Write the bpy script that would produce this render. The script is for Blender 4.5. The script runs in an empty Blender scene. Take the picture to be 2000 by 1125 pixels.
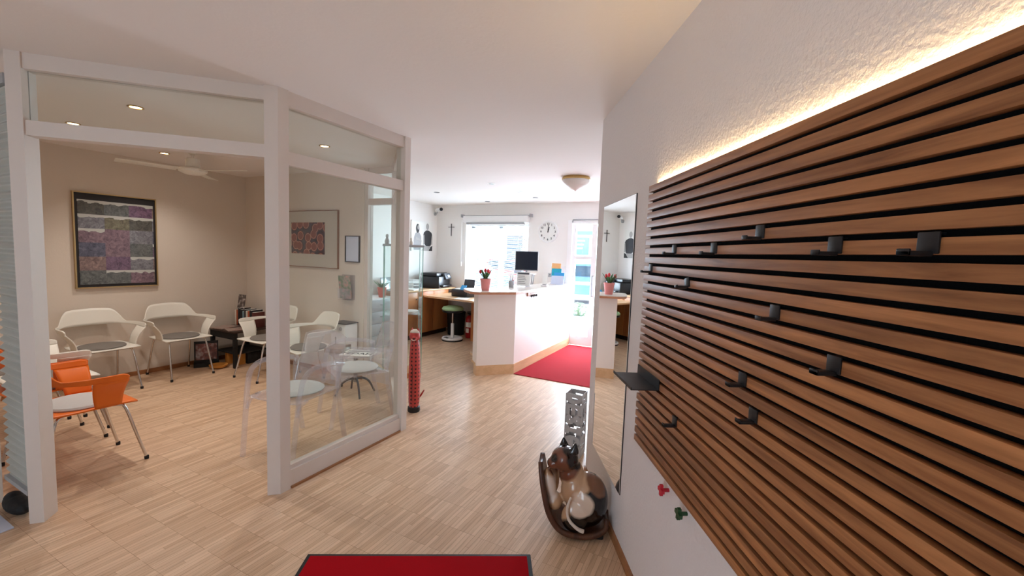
import bpy, bmesh, math, random
from mathutils import Vector, Matrix
random.seed(4)
R = math.radians
S = bpy.context.scene
COL = S.collection

# ------------------------------------------------------------------ camera, world, light, exposure
def make_camera():
    yaw, pitch, roll = R(-26.6754), R(4.5246), R(2.0663)
    f = Vector((math.sin(yaw) * math.cos(pitch), math.cos(yaw) * math.cos(pitch), -math.sin(pitch)))
    r0 = Vector((math.cos(yaw), -math.sin(yaw), 0)); u0 = r0.cross(f)
    r = math.cos(roll) * r0 + math.sin(roll) * u0
    u = -math.sin(roll) * r0 + math.cos(roll) * u0
    cd = bpy.data.cameras.new('camera'); co = bpy.data.objects.new('camera', cd); COL.objects.link(co)
    m = Matrix((r, u, -f)).transposed().to_4x4(); m.translation = (0, 0, 1.54)
    co.matrix_world = m
    cd.sensor_fit = 'HORIZONTAL'; cd.sensor_width = 36.0; cd.lens = 36.0 * 829.53 / 2000.0
    cd.clip_start = 0.02; cd.clip_end = 200
    S.camera = co
make_camera()
w = bpy.data.worlds.new('sky'); S.world = w; w.use_nodes = True
bg = w.node_tree.nodes['Background']; bg.inputs[0].default_value = (0.80, 0.98, 1.14, 1); bg.inputs[1].default_value = 5.0
S.view_settings.view_transform = 'Standard'; S.view_settings.look = 'None'
S.view_settings.gamma = 1.0; S.view_settings.use_curve_mapping = False
S.view_settings.exposure = 0.30
S.cycles.transparent_max_bounces = 40; S.cycles.max_bounces = 14; S.cycles.diffuse_bounces = 7; S.cycles.glossy_bounces = 8
def area(name, loc, rot, sx, sy, power, col, portal=False):
    l = bpy.data.lights.new(name, 'AREA'); l.shape = 'RECTANGLE'; l.size = sx; l.size_y = sy; l.energy = power; l.color = col
    if portal: l.cycles.is_portal = True
    o = bpy.data.objects.new(name, l); o.location = loc; o.rotation_euler = rot; COL.objects.link(o); return o
# portals guide the sky light through the openings; lights are daylight at window and door, plus an added rear fill
area('window_daylight', (-3.90, 7.36, 1.45), (R(-90), 0, 0), 1.30, 1.30, 95, (0.80, 0.97, 1.14))
area('door_daylight', (-1.95, 7.36, 1.10), (R(-90), 0, 0), 1.0, 2.05, 125, (0.80, 0.97, 1.14))
area('rear_fill_light', (-1.15, -2.85, 1.05), (R(90), 0, 0), .9, 2.0, 6, (0.84, 0.96, 1.12))  # unseen lamp added behind the camera to brighten the hall

# ------------------------------------------------------------------ materials
def lin(c):
    return tuple(((v / 255) / 12.92 if v / 255 <= .04045 else ((v / 255 + .055) / 1.055) ** 2.4) for v in c[:3]) + (1.0,)
MATS = {}
def newmat(n):
    m = bpy.data.materials.new(n); m.use_nodes = True; MATS[n] = m
    return m, m.node_tree, m.node_tree.nodes['Principled BSDF']
def N(t, kind, **kw):
    n = t.nodes.new(kind)
    for k, v in kw.items():
        if k in n.inputs.keys(): n.inputs[k].default_value = v
        else: setattr(n, k, v)
    return n
def pm(n, col, rough=.5, metal=0, var=.04, scale=30, bump=0, spec=.5, coat=0, emit=0):
    """plain procedural material: colour broken up by soft noise"""
    m, t, b = newmat(n)
    c = lin(col)
    tc = N(t, 'ShaderNodeTexCoord'); no = N(t, 'ShaderNodeTexNoise', Scale=scale, Detail=3.0)
    t.links.new(tc.outputs['Object'], no.inputs['Vector'])
    mx = N(t, 'ShaderNodeMix', data_type='RGBA')
    mx.inputs['A'].default_value = tuple(max(0, v * (1 - var)) for v in c[:3]) + (1,)
    mx.inputs['B'].default_value = tuple(min(1, v * (1 + var)) for v in c[:3]) + (1,)
    t.links.new(no.outputs['Fac'], mx.inputs['Factor']); t.links.new(mx.outputs['Result'], b.inputs['Base Color'])
    b.inputs['Roughness'].default_value = rough; b.inputs['Metallic'].default_value = metal
    b.inputs['Specular IOR Level'].default_value = spec; b.inputs['Coat Weight'].default_value = coat
    if emit:
        b.inputs['Emission Color'].default_value = c; b.inputs['Emission Strength'].default_value = emit
    if bump:
        n2 = N(t, 'ShaderNodeTexNoise', Scale=scale * 4, Detail=2.0); t.links.new(tc.outputs['Object'], n2.inputs['Vector'])
        bp = N(t, 'ShaderNodeBump', Strength=bump, Distance=.01)
        t.links.new(n2.outputs['Fac'], bp.inputs['Height']); t.links.new(bp.outputs['Normal'], b.inputs['Normal'])
    return m
def wood(n, c1, c2, axis=0, scale=3.0, stretch=14, rough=.45, pitch=None, bump=.05, spec=.4):
    """grain runs along local axis"""
    m, t, b = newmat(n)
    tc = N(t, 'ShaderNodeTexCoord'); mp = N(t, 'ShaderNodeMapping')
    sc = [stretch, stretch, stretch]; sc[axis] = 1.0
    mp.inputs['Scale'].default_value = sc
    t.links.new(tc.outputs['Object'], mp.inputs['Vector'])
    src = mp.outputs['Vector']
    if pitch:
        sx = N(t, 'ShaderNodeSeparateXYZ'); t.links.new(tc.outputs['Object'], sx.inputs[0])
        d = N(t, 'ShaderNodeMath', operation='DIVIDE'); d.inputs[1].default_value = pitch; t.links.new(sx.outputs['Z'], d.inputs[0])
        fl = N(t, 'ShaderNodeMath', operation='FLOOR'); t.links.new(d.outputs[0], fl.inputs[0])
        wn = N(t, 'ShaderNodeTexWhiteNoise', noise_dimensions='1D'); t.links.new(fl.outputs[0], wn.inputs['W'])
        ad = N(t, 'ShaderNodeVectorMath', operation='MULTIPLY_ADD'); ad.inputs[1].default_value = (7, 7, 7)
        t.links.new(wn.outputs['Color'], ad.inputs[0]); t.links.new(mp.outputs['Vector'], ad.inputs[2]); src = ad.outputs[0]
    no = N(t, 'ShaderNodeTexNoise', Scale=scale, Detail=6.0, Roughness=.6, Distortion=.6); t.links.new(src, no.inputs['Vector'])
    rp = N(t, 'ShaderNodeValToRGB'); rp.color_ramp.elements[0].position = .3; rp.color_ramp.elements[1].position = .7
    rp.color_ramp.elements[0].color = lin(c1); rp.color_ramp.elements[1].color = lin(c2)
    t.links.new(no.outputs['Fac'], rp.inputs[0])
    out = rp.outputs[0]
    if pitch:
        hs = N(t, 'ShaderNodeHueSaturation'); mr = N(t, 'ShaderNodeMapRange'); mr.inputs['To Min'].default_value = .82; mr.inputs['To Max'].default_value = 1.16
        t.links.new(wn.outputs['Value'], mr.inputs['Value']); t.links.new(mr.outputs[0], hs.inputs['Value']); t.links.new(out, hs.inputs['Color']); out = hs.outputs[0]
    t.links.new(out, b.inputs['Base Color'])
    b.inputs['Roughness'].default_value = rough; b.inputs['Specular IOR Level'].default_value = spec
    if bump:
        bp = N(t, 'ShaderNodeBump', Strength=bump, Distance=.004); t.links.new(no.outputs['Fac'], bp.inputs['Height']); t.links.new(bp.outputs['Normal'], b.inputs['Normal'])
    return m
def clear(n, tint, ior=.5, rough=.0, gmix=.03, diffuse=0.0, dcol=(1, 1, 1)):
    """thin clear sheet: see-through plus mirror reflection by Fresnel"""
    m = bpy.data.materials.new(n); m.use_nodes = True; MATS[n] = m; t = m.node_tree; t.nodes.clear()
    o = N(t, 'ShaderNodeOutputMaterial'); tr = N(t, 'ShaderNodeBsdfTransparent'); tr.inputs[0].default_value = tuple(tint) + (1,)
    gl = N(t, 'ShaderNodeBsdfGlossy', Roughness=rough); gl.inputs[0].default_value = (1, 1, 1, 1)
    lw = N(t, 'ShaderNodeLayerWeight'); lw.inputs['Blend'].default_value = .5
    pw = N(t, 'ShaderNodeMath', operation='POWER'); pw.inputs[1].default_value = 4.0; t.links.new(lw.outputs['Facing'], pw.inputs[0])
    fr = N(t, 'ShaderNodeMath', operation='MULTIPLY_ADD'); fr.inputs[1].default_value = ior; fr.inputs[2].default_value = gmix; t.links.new(pw.outputs[0], fr.inputs[0])
    mx = N(t, 'ShaderNodeMixShader'); t.links.new(fr.outputs[0], mx.inputs[0])
    base = tr.outputs[0]
    if diffuse:
        df = N(t, 'ShaderNodeBsdfDiffuse'); df.inputs[0].default_value = tuple(dcol) + (1,)
        m2 = N(t, 'ShaderNodeMixShader'); m2.inputs[0].default_value = diffuse
        t.links.new(base, m2.inputs[1]); t.links.new(df.outputs[0], m2.inputs[2]); base = m2.outputs[0]
    t.links.new(base, mx.inputs[1]); t.links.new(gl.outputs[0], mx.inputs[2]); t.links.new(mx.outputs[0], o.inputs[0])
    return m
def plaster(n, col, scale=70, strength=.25, rough=.9, dist=.006):
    m, t, b = newmat(n)
    tc = N(t, 'ShaderNodeTexCoord'); no = N(t, 'ShaderNodeTexNoise', Scale=scale, Detail=3.0, Roughness=.55); t.links.new(tc.outputs['Object'], no.inputs['Vector'])
    b.inputs['Base Color'].default_value = lin(col); b.inputs['Roughness'].default_value = rough; b.inputs['Specular IOR Level'].default_value = .2
    bp = N(t, 'ShaderNodeBump', Strength=strength, Distance=dist); t.links.new(no.outputs['Fac'], bp.inputs['Height']); t.links.new(bp.outputs['Normal'], b.inputs['Normal'])
    return m

plaster('paint_rough', (228, 222, 220), 75, .55)
plaster('paint_reception', (240, 237, 234), 60, .1)
plaster('paint_waiting', (218, 208, 196), 55, .2)
plaster('paint_ceiling', (236, 231, 228), 40, .15)
pm('frame_white', (216, 206, 199), .45, var=.015)
pm('door_white', (242, 242, 242), .35, var=.01)
wood('skirting', (140, 92, 56), (168, 116, 74), axis=1)
clear('pane', (.93, .96, .95), .55, gmix=.035)
clear('pane_window', (.99, .99, .99), .4, gmix=.02)
clear('showcase_glass', (.95, .975, .97), .4, gmix=.02)
clear('acrylic', (.95, .945, .965), .75, gmix=.04, diffuse=.13, dcol=(.80, .78, .86))
pm('glass_edge', (120, 170, 155), .2, var=.05)
m, t, b = newmat('mirror'); b.inputs['Metallic'].default_value = 1; b.inputs['Roughness'].default_value = 0.0
tc = N(t, 'ShaderNodeTexCoord'); no = N(t, 'ShaderNodeTexNoise', Scale=.5); t.links.new(tc.outputs['Object'], no.inputs[0])
rp = N(t, 'ShaderNodeValToRGB'); rp.color_ramp.elements[0].color = (.90, .92, .92, 1); rp.color_ramp.elements[1].color = (.93, .94, .94, 1)
t.links.new(no.outputs[0], rp.inputs[0]); t.links.new(rp.outputs[0], b.inputs['Base Color'])

def floor_material():
    m, t, b = newmat('parquet')
    tc = N(t, 'ShaderNodeTexCoord'); sx = N(t, 'ShaderNodeSeparateXYZ'); cb = N(t, 'ShaderNodeCombineXYZ')
    t.links.new(tc.outputs['Object'], sx.inputs[0]); t.links.new(sx.outputs['Y'], cb.inputs['X']); t.links.new(sx.outputs['X'], cb.inputs['Y'])
    br = N(t, 'ShaderNodeTexBrick', offset=.5, offset_frequency=8, squash=1.0)
    br.inputs['Scale'].default_value = 1.0; br.inputs['Brick Width'].default_value = .19; br.inputs['Row Height'].default_value = .0235
    br.inputs['Mortar Size'].default_value = .0006; br.inputs['Mortar Smooth'].default_value = .2; br.inputs['Bias'].default_value = 0.0
    br.inputs['Color1'].default_value = lin((204, 170, 138)); br.inputs['Color2'].default_value = lin((228, 198, 168)); br.inputs['Mortar'].default_value = lin((150, 110, 78))
    t.links.new(cb.outputs[0], br.inputs['Vector'])
    mp = N(t, 'ShaderNodeMapping'); mp.inputs['Scale'].default_value = (2.2, 46, 1); t.links.new(cb.outputs[0], mp.inputs['Vector'])
    no = N(t, 'ShaderNodeTexNoise', Scale=1.6, Detail=5.0, Roughness=.7); t.links.new(mp.outputs[0], no.inputs['Vector'])
    rp = N(t, 'ShaderNodeValToRGB'); e = rp.color_ramp.elements
    e[0].position = .26; e[0].color = (.56, .49, .44, 1); e[1].position = .5; e[1].color = (1, 1, 1, 1)
    t.links.new(no.outputs[0], rp.inputs[0])
    mx = N(t, 'ShaderNodeMix', data_type='RGBA', blend_type='MULTIPLY'); mx.inputs['Factor'].default_value = .75
    t.links.new(br.outputs['Color'], mx.inputs['A']); t.links.new(rp.outputs[0], mx.inputs['B'])
    # parquet tiles seen as a faint grid of joints
    b2 = N(t, 'ShaderNodeTexBrick', offset=.5, offset_frequency=2); b2.inputs['Scale'].default_value = 1; b2.inputs['Brick Width'].default_value = .38; b2.inputs['Row Height'].default_value = .188
    b2.inputs['Mortar Size'].default_value = .0012; b2.inputs['Color1'].default_value = (1, 1, 1, 1); b2.inputs['Color2'].default_value = (.95, .945, .94, 1); b2.inputs['Mortar'].default_value = (.70, .62, .56, 1)
    t.links.new(cb.outputs[0], b2.inputs['Vector'])
    m2 = N(t, 'ShaderNodeMix', data_type='RGBA', blend_type='MULTIPLY'); m2.inputs['Factor'].default_value = .55
    t.links.new(mx.outputs['Result'], m2.inputs['A']); t.links.new(b2.outputs['Color'], m2.inputs['B'])
    t.links.new(m2.outputs['Result'], b.inputs['Base Color'])
    b.inputs['Roughness'].default_value = .36; b.inputs['Specular IOR Level'].default_value = .5
    bp = N(t, 'ShaderNodeBump', Strength=.12, Distance=.002); t.links.new(no.outputs[0], bp.inputs['Height']); t.links.new(bp.outputs['Normal'], b.inputs['Normal'])
floor_material()

wood('slat_wood', (120, 74, 42), (184, 126, 80), axis=0, scale=2.6, stretch=16, rough=.5, pitch=.0388, bump=.15)
wood('beech', (176, 108, 58), (200, 134, 78), axis=2, scale=2.0, stretch=6, rough=.35, bump=.02)
wood('beech_light', (206, 164, 122), (224, 186, 146), axis=1, scale=2.0, stretch=8, rough=.35, bump=.02)
wood('beech_edge', (176, 116, 84), (196, 138, 104), axis=0, scale=2.0, stretch=8, rough=.4, bump=.02)
pm('felt', (14, 13, 14), .95, var=.2, bump=.2, spec=.1)
pm('black_metal', (26, 25, 28), .45, var=.08)
pm('black_plastic', (22, 25, 32), .3, var=.06)
pm('black_matt', (14, 14, 16), .7, var=.1)
pm('chrome', (214, 212, 210), .12, 1.0, var=.02)
pm('steel', (150, 152, 156), .3, .9, var=.04)
pm('white_shell', (232, 229, 219), .38, var=.01)
pm('orange_shell', (232, 112, 22), .38, var=.02)
pm('felt_grey', (128, 122, 116), .95, var=.12, scale=200, bump=.2, spec=.1)
pm('felt_pale', (192, 194, 194), .95, var=.06, scale=200, bump=.2, spec=.1)
pm('red_carpet', (170, 48, 56), .95, var=.12, scale=300, bump=.3, spec=.05)
pm('red_mat', (168, 12, 24), .95, var=.15, scale=300, bump=.3, spec=.05)
pm('rubber', (20, 18, 20), .7, var=.05)
pm('counter_white', (238, 228, 222), .5, var=.01)
pm('top_cream', (214, 206, 196), .3, var=.02)
pm('white', (238, 238, 238), .4, var=.01)
pm('grey_plastic', (170, 172, 176), .4, var=.02)
pm('dark_grey', (70, 72, 78), .4, var=.04)
pm('gold_frame', (186, 158, 112), .3, .8, var=.05)
pm('copper_frame', (150, 112, 88), .35, .5, var=.05)
pm('mat_board', (196, 190, 178), .8, var=.02)
pm('pink_pot', (226, 140, 136), .5, var=.04)
pm('leaf', (58, 100, 48), .5, var=.25, scale=12)
pm('tulip_red', (206, 36, 50), .5, var=.15)
pm('soil', (48, 36, 30), .9, var=.3)
pm('screen', (14, 26, 42), .12, var=.1, scale=3)
pm('ext_red', (172, 22, 28), .3, var=.05)
pm('stool_green', (160, 196, 150), .85, var=.05, bump=.1)
pm('cardboard', (206, 142, 62), .7, var=.08)
pm('dark_wood', (52, 36, 30), .35, var=.15, scale=10)
pm('cat_red', (176, 52, 46), .45, var=.12, scale=16)
pm('cat_white', (214, 200, 186), .5, var=.1)
pm('red_paint', (196, 32, 52), .45, var=.08)
pm('green_paint', (34, 74, 44), .45, var=.2)
pm('teal', (20, 164, 188), .5, var=.04)
pm('sign_teal', (112, 190, 202), .5, var=.04)
pm('planter_grey', (150, 160, 166), .6, var=.05)
pm('orange_paper', (238, 178, 118), .6, var=.04)
pm('blue_paper', (60, 160, 220), .6, var=.06)
pm('pale_paper', (206, 214, 234), .6, var=.05)
pm('paper', (236, 236, 232), .7, var=.03)
pm('ink', (34, 36, 44), .7, var=.05)
pm('stand_grey', (176, 174, 174), .5, var=.04)
pm('asphalt', (188, 188, 190), .9, var=.08, scale=4)
pm('facade', (236, 226, 214), .9, var=.04, scale=2)
pm('roof_red', (206, 112, 96), .8, var=.1, scale=3)
pm('car_paint', (92, 128, 158), .25, var=.02, coat=.5)
pm('car_paint_red', (198, 76, 76), .25, var=.02, coat=.5)
pm('car_glass', (48, 66, 80), .1, var=.02)
pm('tyre', (60, 70, 84), .8, var=.05)
pm('foliage', (120, 140, 110), .8, var=.3, scale=6)
pm('bark', (96, 84, 76), .9, var=.2, scale=12)
pm('blind_white', (236, 240, 242), .5, var=.01)
pm('lamp_dome', (222, 214, 208), .4, var=.01)
pm('brass', (196, 164, 104), .3, .7, var=.03)
pm('book_a', (168, 84, 52), .6); pm('book_b', (28, 26, 30), .6); pm('book_c', (120, 150, 160), .6); pm('book_d', (214, 204, 190), .6); pm('book_e', (92, 40, 36), .6)
pm('skin_grey', (170, 168, 166), .6, var=.03); pm('hair_grey', (38, 38, 40), .6); pm('shirt_dark', (52, 54, 58), .7); pm('shirt_light', (160, 160, 162), .7)
pm('terracotta', (190, 78, 56), .6, var=.05)
m = pm('spot_glow', (255, 214, 160), .5, var=0, emit=22)
m = pm('led_glow', (255, 226, 170), .5, var=0, emit=34)
pm('pleat', (188, 190, 184), .7, var=.05, scale=8)
pm('bag_black', (16, 16, 18), .7, var=.3, scale=14, bump=.3)

def collage_material():
    m, t, b = newmat('collage')
    tc = N(t, 'ShaderNodeTexCoord'); sx = N(t, 'ShaderNodeSeparateXYZ'); t.links.new(tc.outputs['Generated'], sx.inputs[0])
    def mul(sock, k):
        n = N(t, 'ShaderNodeMath', operation='MULTIPLY'); n.inputs[1].default_value = k; t.links.new(sock, n.inputs[0]); return n.outputs[0]
    def op(o, sock, v=None):
        n = N(t, 'ShaderNodeMath', operation=o); t.links.new(sock, n.inputs[0])
        if v is not None: n.inputs[1].default_value = v
        return n.outputs[0]
    gy = mul(sx.outputs['Y'], 3.05); gz = mul(sx.outputs['Z'], 6.0)
    cb = N(t, 'ShaderNodeCombineXYZ'); t.links.new(op('FLOOR', gy), cb.inputs[0]); t.links.new(op('FLOOR', gz), cb.inputs[1])
    wn = N(t, 'ShaderNodeTexWhiteNoise', noise_dimensions='3D'); t.links.new(cb.outputs[0], wn.inputs['Vector'])
    rp = N(t, 'ShaderNodeValToRGB'); cr = rp.color_ramp; cr.interpolation = 'CONSTANT'
    cols = [(122, 120, 98), (134, 112, 122), (96, 98, 116), (140, 120, 116), (104, 110, 108), (120, 96, 120), (92, 92, 84), (130, 132, 138)]
    cr.elements[0].color = lin(cols[0]); cr.elements[1].position = 1 / 8; cr.elements[1].color = lin(cols[1])
    for i in range(2, 8): e = cr.elements.new(i / 8); e.color = lin(cols[i])
    t.links.new(wn.outputs['Value'], rp.inputs[0])
    no = N(t, 'ShaderNodeTexNoise', Scale=26.0, Detail=5.0, Roughness=.7, Distortion=1.0); t.links.new(tc.outputs['Object'], no.inputs[0])
    r2 = N(t, 'ShaderNodeValToRGB'); r2.color_ramp.elements[0].position = .32; r2.color_ramp.elements[0].color = (.32, .3, .34, 1); r2.color_ramp.elements[1].position = .68; r2.color_ramp.elements[1].color = (1.25, 1.2, 1.2, 1)
    t.links.new(no.outputs[0], r2.inputs[0])
    mx = N(t, 'ShaderNodeMix', data_type='RGBA', blend_type='MULTIPLY'); mx.inputs['Factor'].default_value = .9
    t.links.new(rp.outputs[0], mx.inputs['A']); t.links.new(r2.outputs[0], mx.inputs['B'])
    # pale sky strips at the top of the snapshots
    fz = op('FRACT', gz); n2 = N(t, 'ShaderNodeTexNoise', Scale=12.0); t.links.new(tc.outputs['Object'], n2.inputs[0])
    s = N(t, 'ShaderNodeMath', operation='MULTIPLY_ADD'); t.links.new(n2.outputs[0], s.inputs[0]); s.inputs[1].default_value = .5; t.links.new(fz, s.inputs[2])
    gt = op('GREATER_THAN', s.outputs[0], 1.06)
    sep = N(t, 'ShaderNodeSeparateColor'); t.links.new(wn.outputs['Color'], sep.inputs[0]); g2 = op('GREATER_THAN', sep.outputs[1], .45)
    ml = N(t, 'ShaderNodeMath', operation='MULTIPLY'); t.links.new(gt, ml.inputs[0]); t.links.new(g2, ml.inputs[1])
    m3 = N(t, 'ShaderNodeMix', data_type='RGBA'); m3.inputs['B'].default_value = lin((186, 188, 184)); t.links.new(ml.outputs[0], m3.inputs['Factor']); t.links.new(mx.outputs['Result'], m3.inputs['A'])
    t.links.new(m3.outputs['Result'], b.inputs['Base Color']); b.inputs['Roughness'].default_value = .12
collage_material()
def rings_material():
    m, t, b = newmat('ring_print')
    tc = N(t, 'ShaderNodeTexCoord'); sx = N(t, 'ShaderNodeSeparateXYZ'); mp = N(t, 'ShaderNodeCombineXYZ'); t.links.new(tc.outputs['Object'], sx.inputs[0]); t.links.new(sx.outputs['X'], mp.inputs['X']); t.links.new(sx.outputs['Z'], mp.inputs['Y'])
    vo = N(t, 'ShaderNodeTexVoronoi', voronoi_dimensions='2D', Scale=8.5); vo.inputs['Randomness'].default_value = .55; t.links.new(mp.outputs[0], vo.inputs['Vector'])
    rp = N(t, 'ShaderNodeValToRGB'); e = rp.color_ramp.elements
    e[0].color = lin((120, 78, 56)); e[1].color = lin((52, 26, 26)); e[1].position = .62
    for p, c in ((.38, (124, 74, 52)), (.43, (206, 180, 156)), (.47, (88, 44, 36))): x = e.new(p); x.color = lin(c)
    t.links.new(vo.outputs['Distance'], rp.inputs[0])
    hs = N(t, 'ShaderNodeMix', data_type='RGBA', blend_type='MULTIPLY'); hs.inputs['Factor'].default_value = .55
    t.links.new(rp.outputs[0], hs.inputs['A']); t.links.new(vo.outputs['Color'], hs.inputs['B']); 
    no = N(t, 'ShaderNodeTexNoise', Scale=3.0); t.links.new(tc.outputs['Object'], no.inputs[0])
    m3 = N(t, 'ShaderNodeMix', data_type='RGBA', blend_type='OVERLAY'); m3.inputs['B'].default_value = lin((214, 130, 80)); t.links.new(no.outputs[0], m3.inputs['Factor']); t.links.new(rp.outputs[0], m3.inputs['A'])
    t.links.new(m3.outputs['Result'], b.inputs['Base Color']); b.inputs['Roughness'].default_value = .15
rings_material()
def photo_material(n, cols, scale=14):
    m, t, b = newmat(n)
    tc = N(t, 'ShaderNodeTexCoord'); no = N(t, 'ShaderNodeTexNoise', Scale=scale, Detail=3.0); t.links.new(tc.outputs['Object'], no.inputs[0])
    rp = N(t, 'ShaderNodeValToRGB'); cr = rp.color_ramp; cr.elements[0].position = .3; cr.elements[0].color = lin(cols[0]); cr.elements[1].position = .7; cr.elements[1].color = lin(cols[-1])
    for i, c in enumerate(cols[1:-1]): e = cr.elements.new(.3 + .4 * (i + 1) / (len(cols) - 1)); e.color = lin(c)
    t.links.new(no.outputs[0], rp.inputs[0]); t.links.new(rp.outputs[0], b.inputs['Base Color']); b.inputs['Roughness'].default_value = .3
photo_material('photo_mono', [(30, 26, 28), (96, 84, 80), (206, 200, 196)], 22)
photo_material('magazine_cover', [(92, 128, 84), (150, 150, 140), (206, 150, 140)], 20)
photo_material('magazines_brown', [(86, 60, 50), (150, 118, 96), (176, 160, 146)], 16)
photo_material('magazines_dark', [(40, 28, 28), (110, 60, 50), (150, 140, 136)], 20)
photo_material('table_papers', [(120, 96, 84), (170, 150, 140), (150, 110, 100)], 16)

def spotted_material():
    m, t, b = newmat('cat_spotted')
    tc = N(t, 'ShaderNodeTexCoord'); sx = N(t, 'ShaderNodeSeparateXYZ'); t.links.new(tc.outputs['Object'], sx.inputs[0])
    def mt(op_, a, bb=None, c=None):
        n = N(t, 'ShaderNodeMath', operation=op_)
        for i, v in enumerate((a, bb, c)):
            if v is None: continue
            if isinstance(v, (int, float)): n.inputs[i].default_value = v
            else: t.links.new(v, n.inputs[i])
        return n.outputs[0]
    an = mt('ARCTAN2', sx.outputs['Y'], sx.outputs['X']); fa = mt('FRACT', mt('MULTIPLY', an, 9 / 6.28318)); fz = mt('FRACT', mt('MULTIPLY', sx.outputs['Z'], 27.0))
    da = mt('ABSOLUTE', mt('SUBTRACT', fa, .5)); dz = mt('ABSOLUTE', mt('SUBTRACT', fz, .5))
    msk = mt('MULTIPLY', mt('LESS_THAN', da, .20), mt('LESS_THAN', dz, .22))
    mx = N(t, 'ShaderNodeMix', data_type='RGBA'); mx.inputs['A'].default_value = lin((190, 66, 60)); mx.inputs['B'].default_value = lin((52, 16, 18)); t.links.new(msk, mx.inputs['Factor'])
    t.links.new(mx.outputs['Result'], b.inputs['Base Color']); b.inputs['Roughness'].default_value = .45
spotted_material()
def cat_material():
    m, t, b = newmat('carved_cat')
    tc = N(t, 'ShaderNodeTexCoord'); no = N(t, 'ShaderNodeTexNoise', Scale=9.0, Detail=3.0); t.links.new(tc.outputs['Object'], no.inputs[0])
    cur = None
    base = N(t, 'ShaderNodeRGB'); base.outputs[0].default_value = lin((190, 152, 118)); cur = base.outputs[0]
    # colour patches of the carving, lower black ones partly painted shade: (centre, radius, colour)
    for c, r, col in [((.18, -.06, .11), .185, (16, 10, 10)), ((.06, -.10, .02), .12, (16, 10, 10)), ((.15, -.02, .30), .075, (120, 80, 56)), ((.06, -.14, .21), .075, (218, 196, 176)),
                      ((-.052, -.02, .400), .100, (112, 66, 46)), ((.026, -.04, .43), .062, (18, 12, 12)), ((-.098, -.055, .424), .022, (24, 14, 12)), ((-.052, .03, .50), .045, (18, 12, 12)), ((-.13, -.05, .25), .075, (222, 206, 192)), ((-.01, -.05, .50), .050, (16, 12, 14)), ((.21, .05, .2), .10, (60, 34, 28))]:
        d = N(t, 'ShaderNodeVectorMath', operation='DISTANCE'); t.links.new(tc.outputs['Object'], d.inputs[0]); d.inputs[1].default_value = c
        ad = N(t, 'ShaderNodeMath', operation='MULTIPLY_ADD'); t.links.new(no.outputs[0], ad.inputs[0]); ad.inputs[1].default_value = .04; t.links.new(d.outputs['Value'], ad.inputs[2])
        mr = N(t, 'ShaderNodeMapRange'); mr.inputs['From Min'].default_value = r + .015; mr.inputs['From Max'].default_value = r + .03; mr.inputs['To Min'].default_value = 1; mr.inputs['To Max'].default_value = 0
        t.links.new(ad.outputs[0], mr.inputs['Value'])
        mx = N(t, 'ShaderNodeMix', data_type='RGBA'); t.links.new(mr.outputs[0], mx.inputs['Factor']); t.links.new(cur, mx.inputs['A']); mx.inputs['B'].default_value = lin(col); cur = mx.outputs['Result']
    t.links.new(cur, b.inputs['Base Color']); b.inputs['Roughness'].default_value = .22; b.inputs['Coat Weight'].default_value = .4
cat_material()
wood('cradle_wood', (56, 32, 24), (104, 66, 46), axis=2, scale=4, stretch=6, rough=.3)

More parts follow.
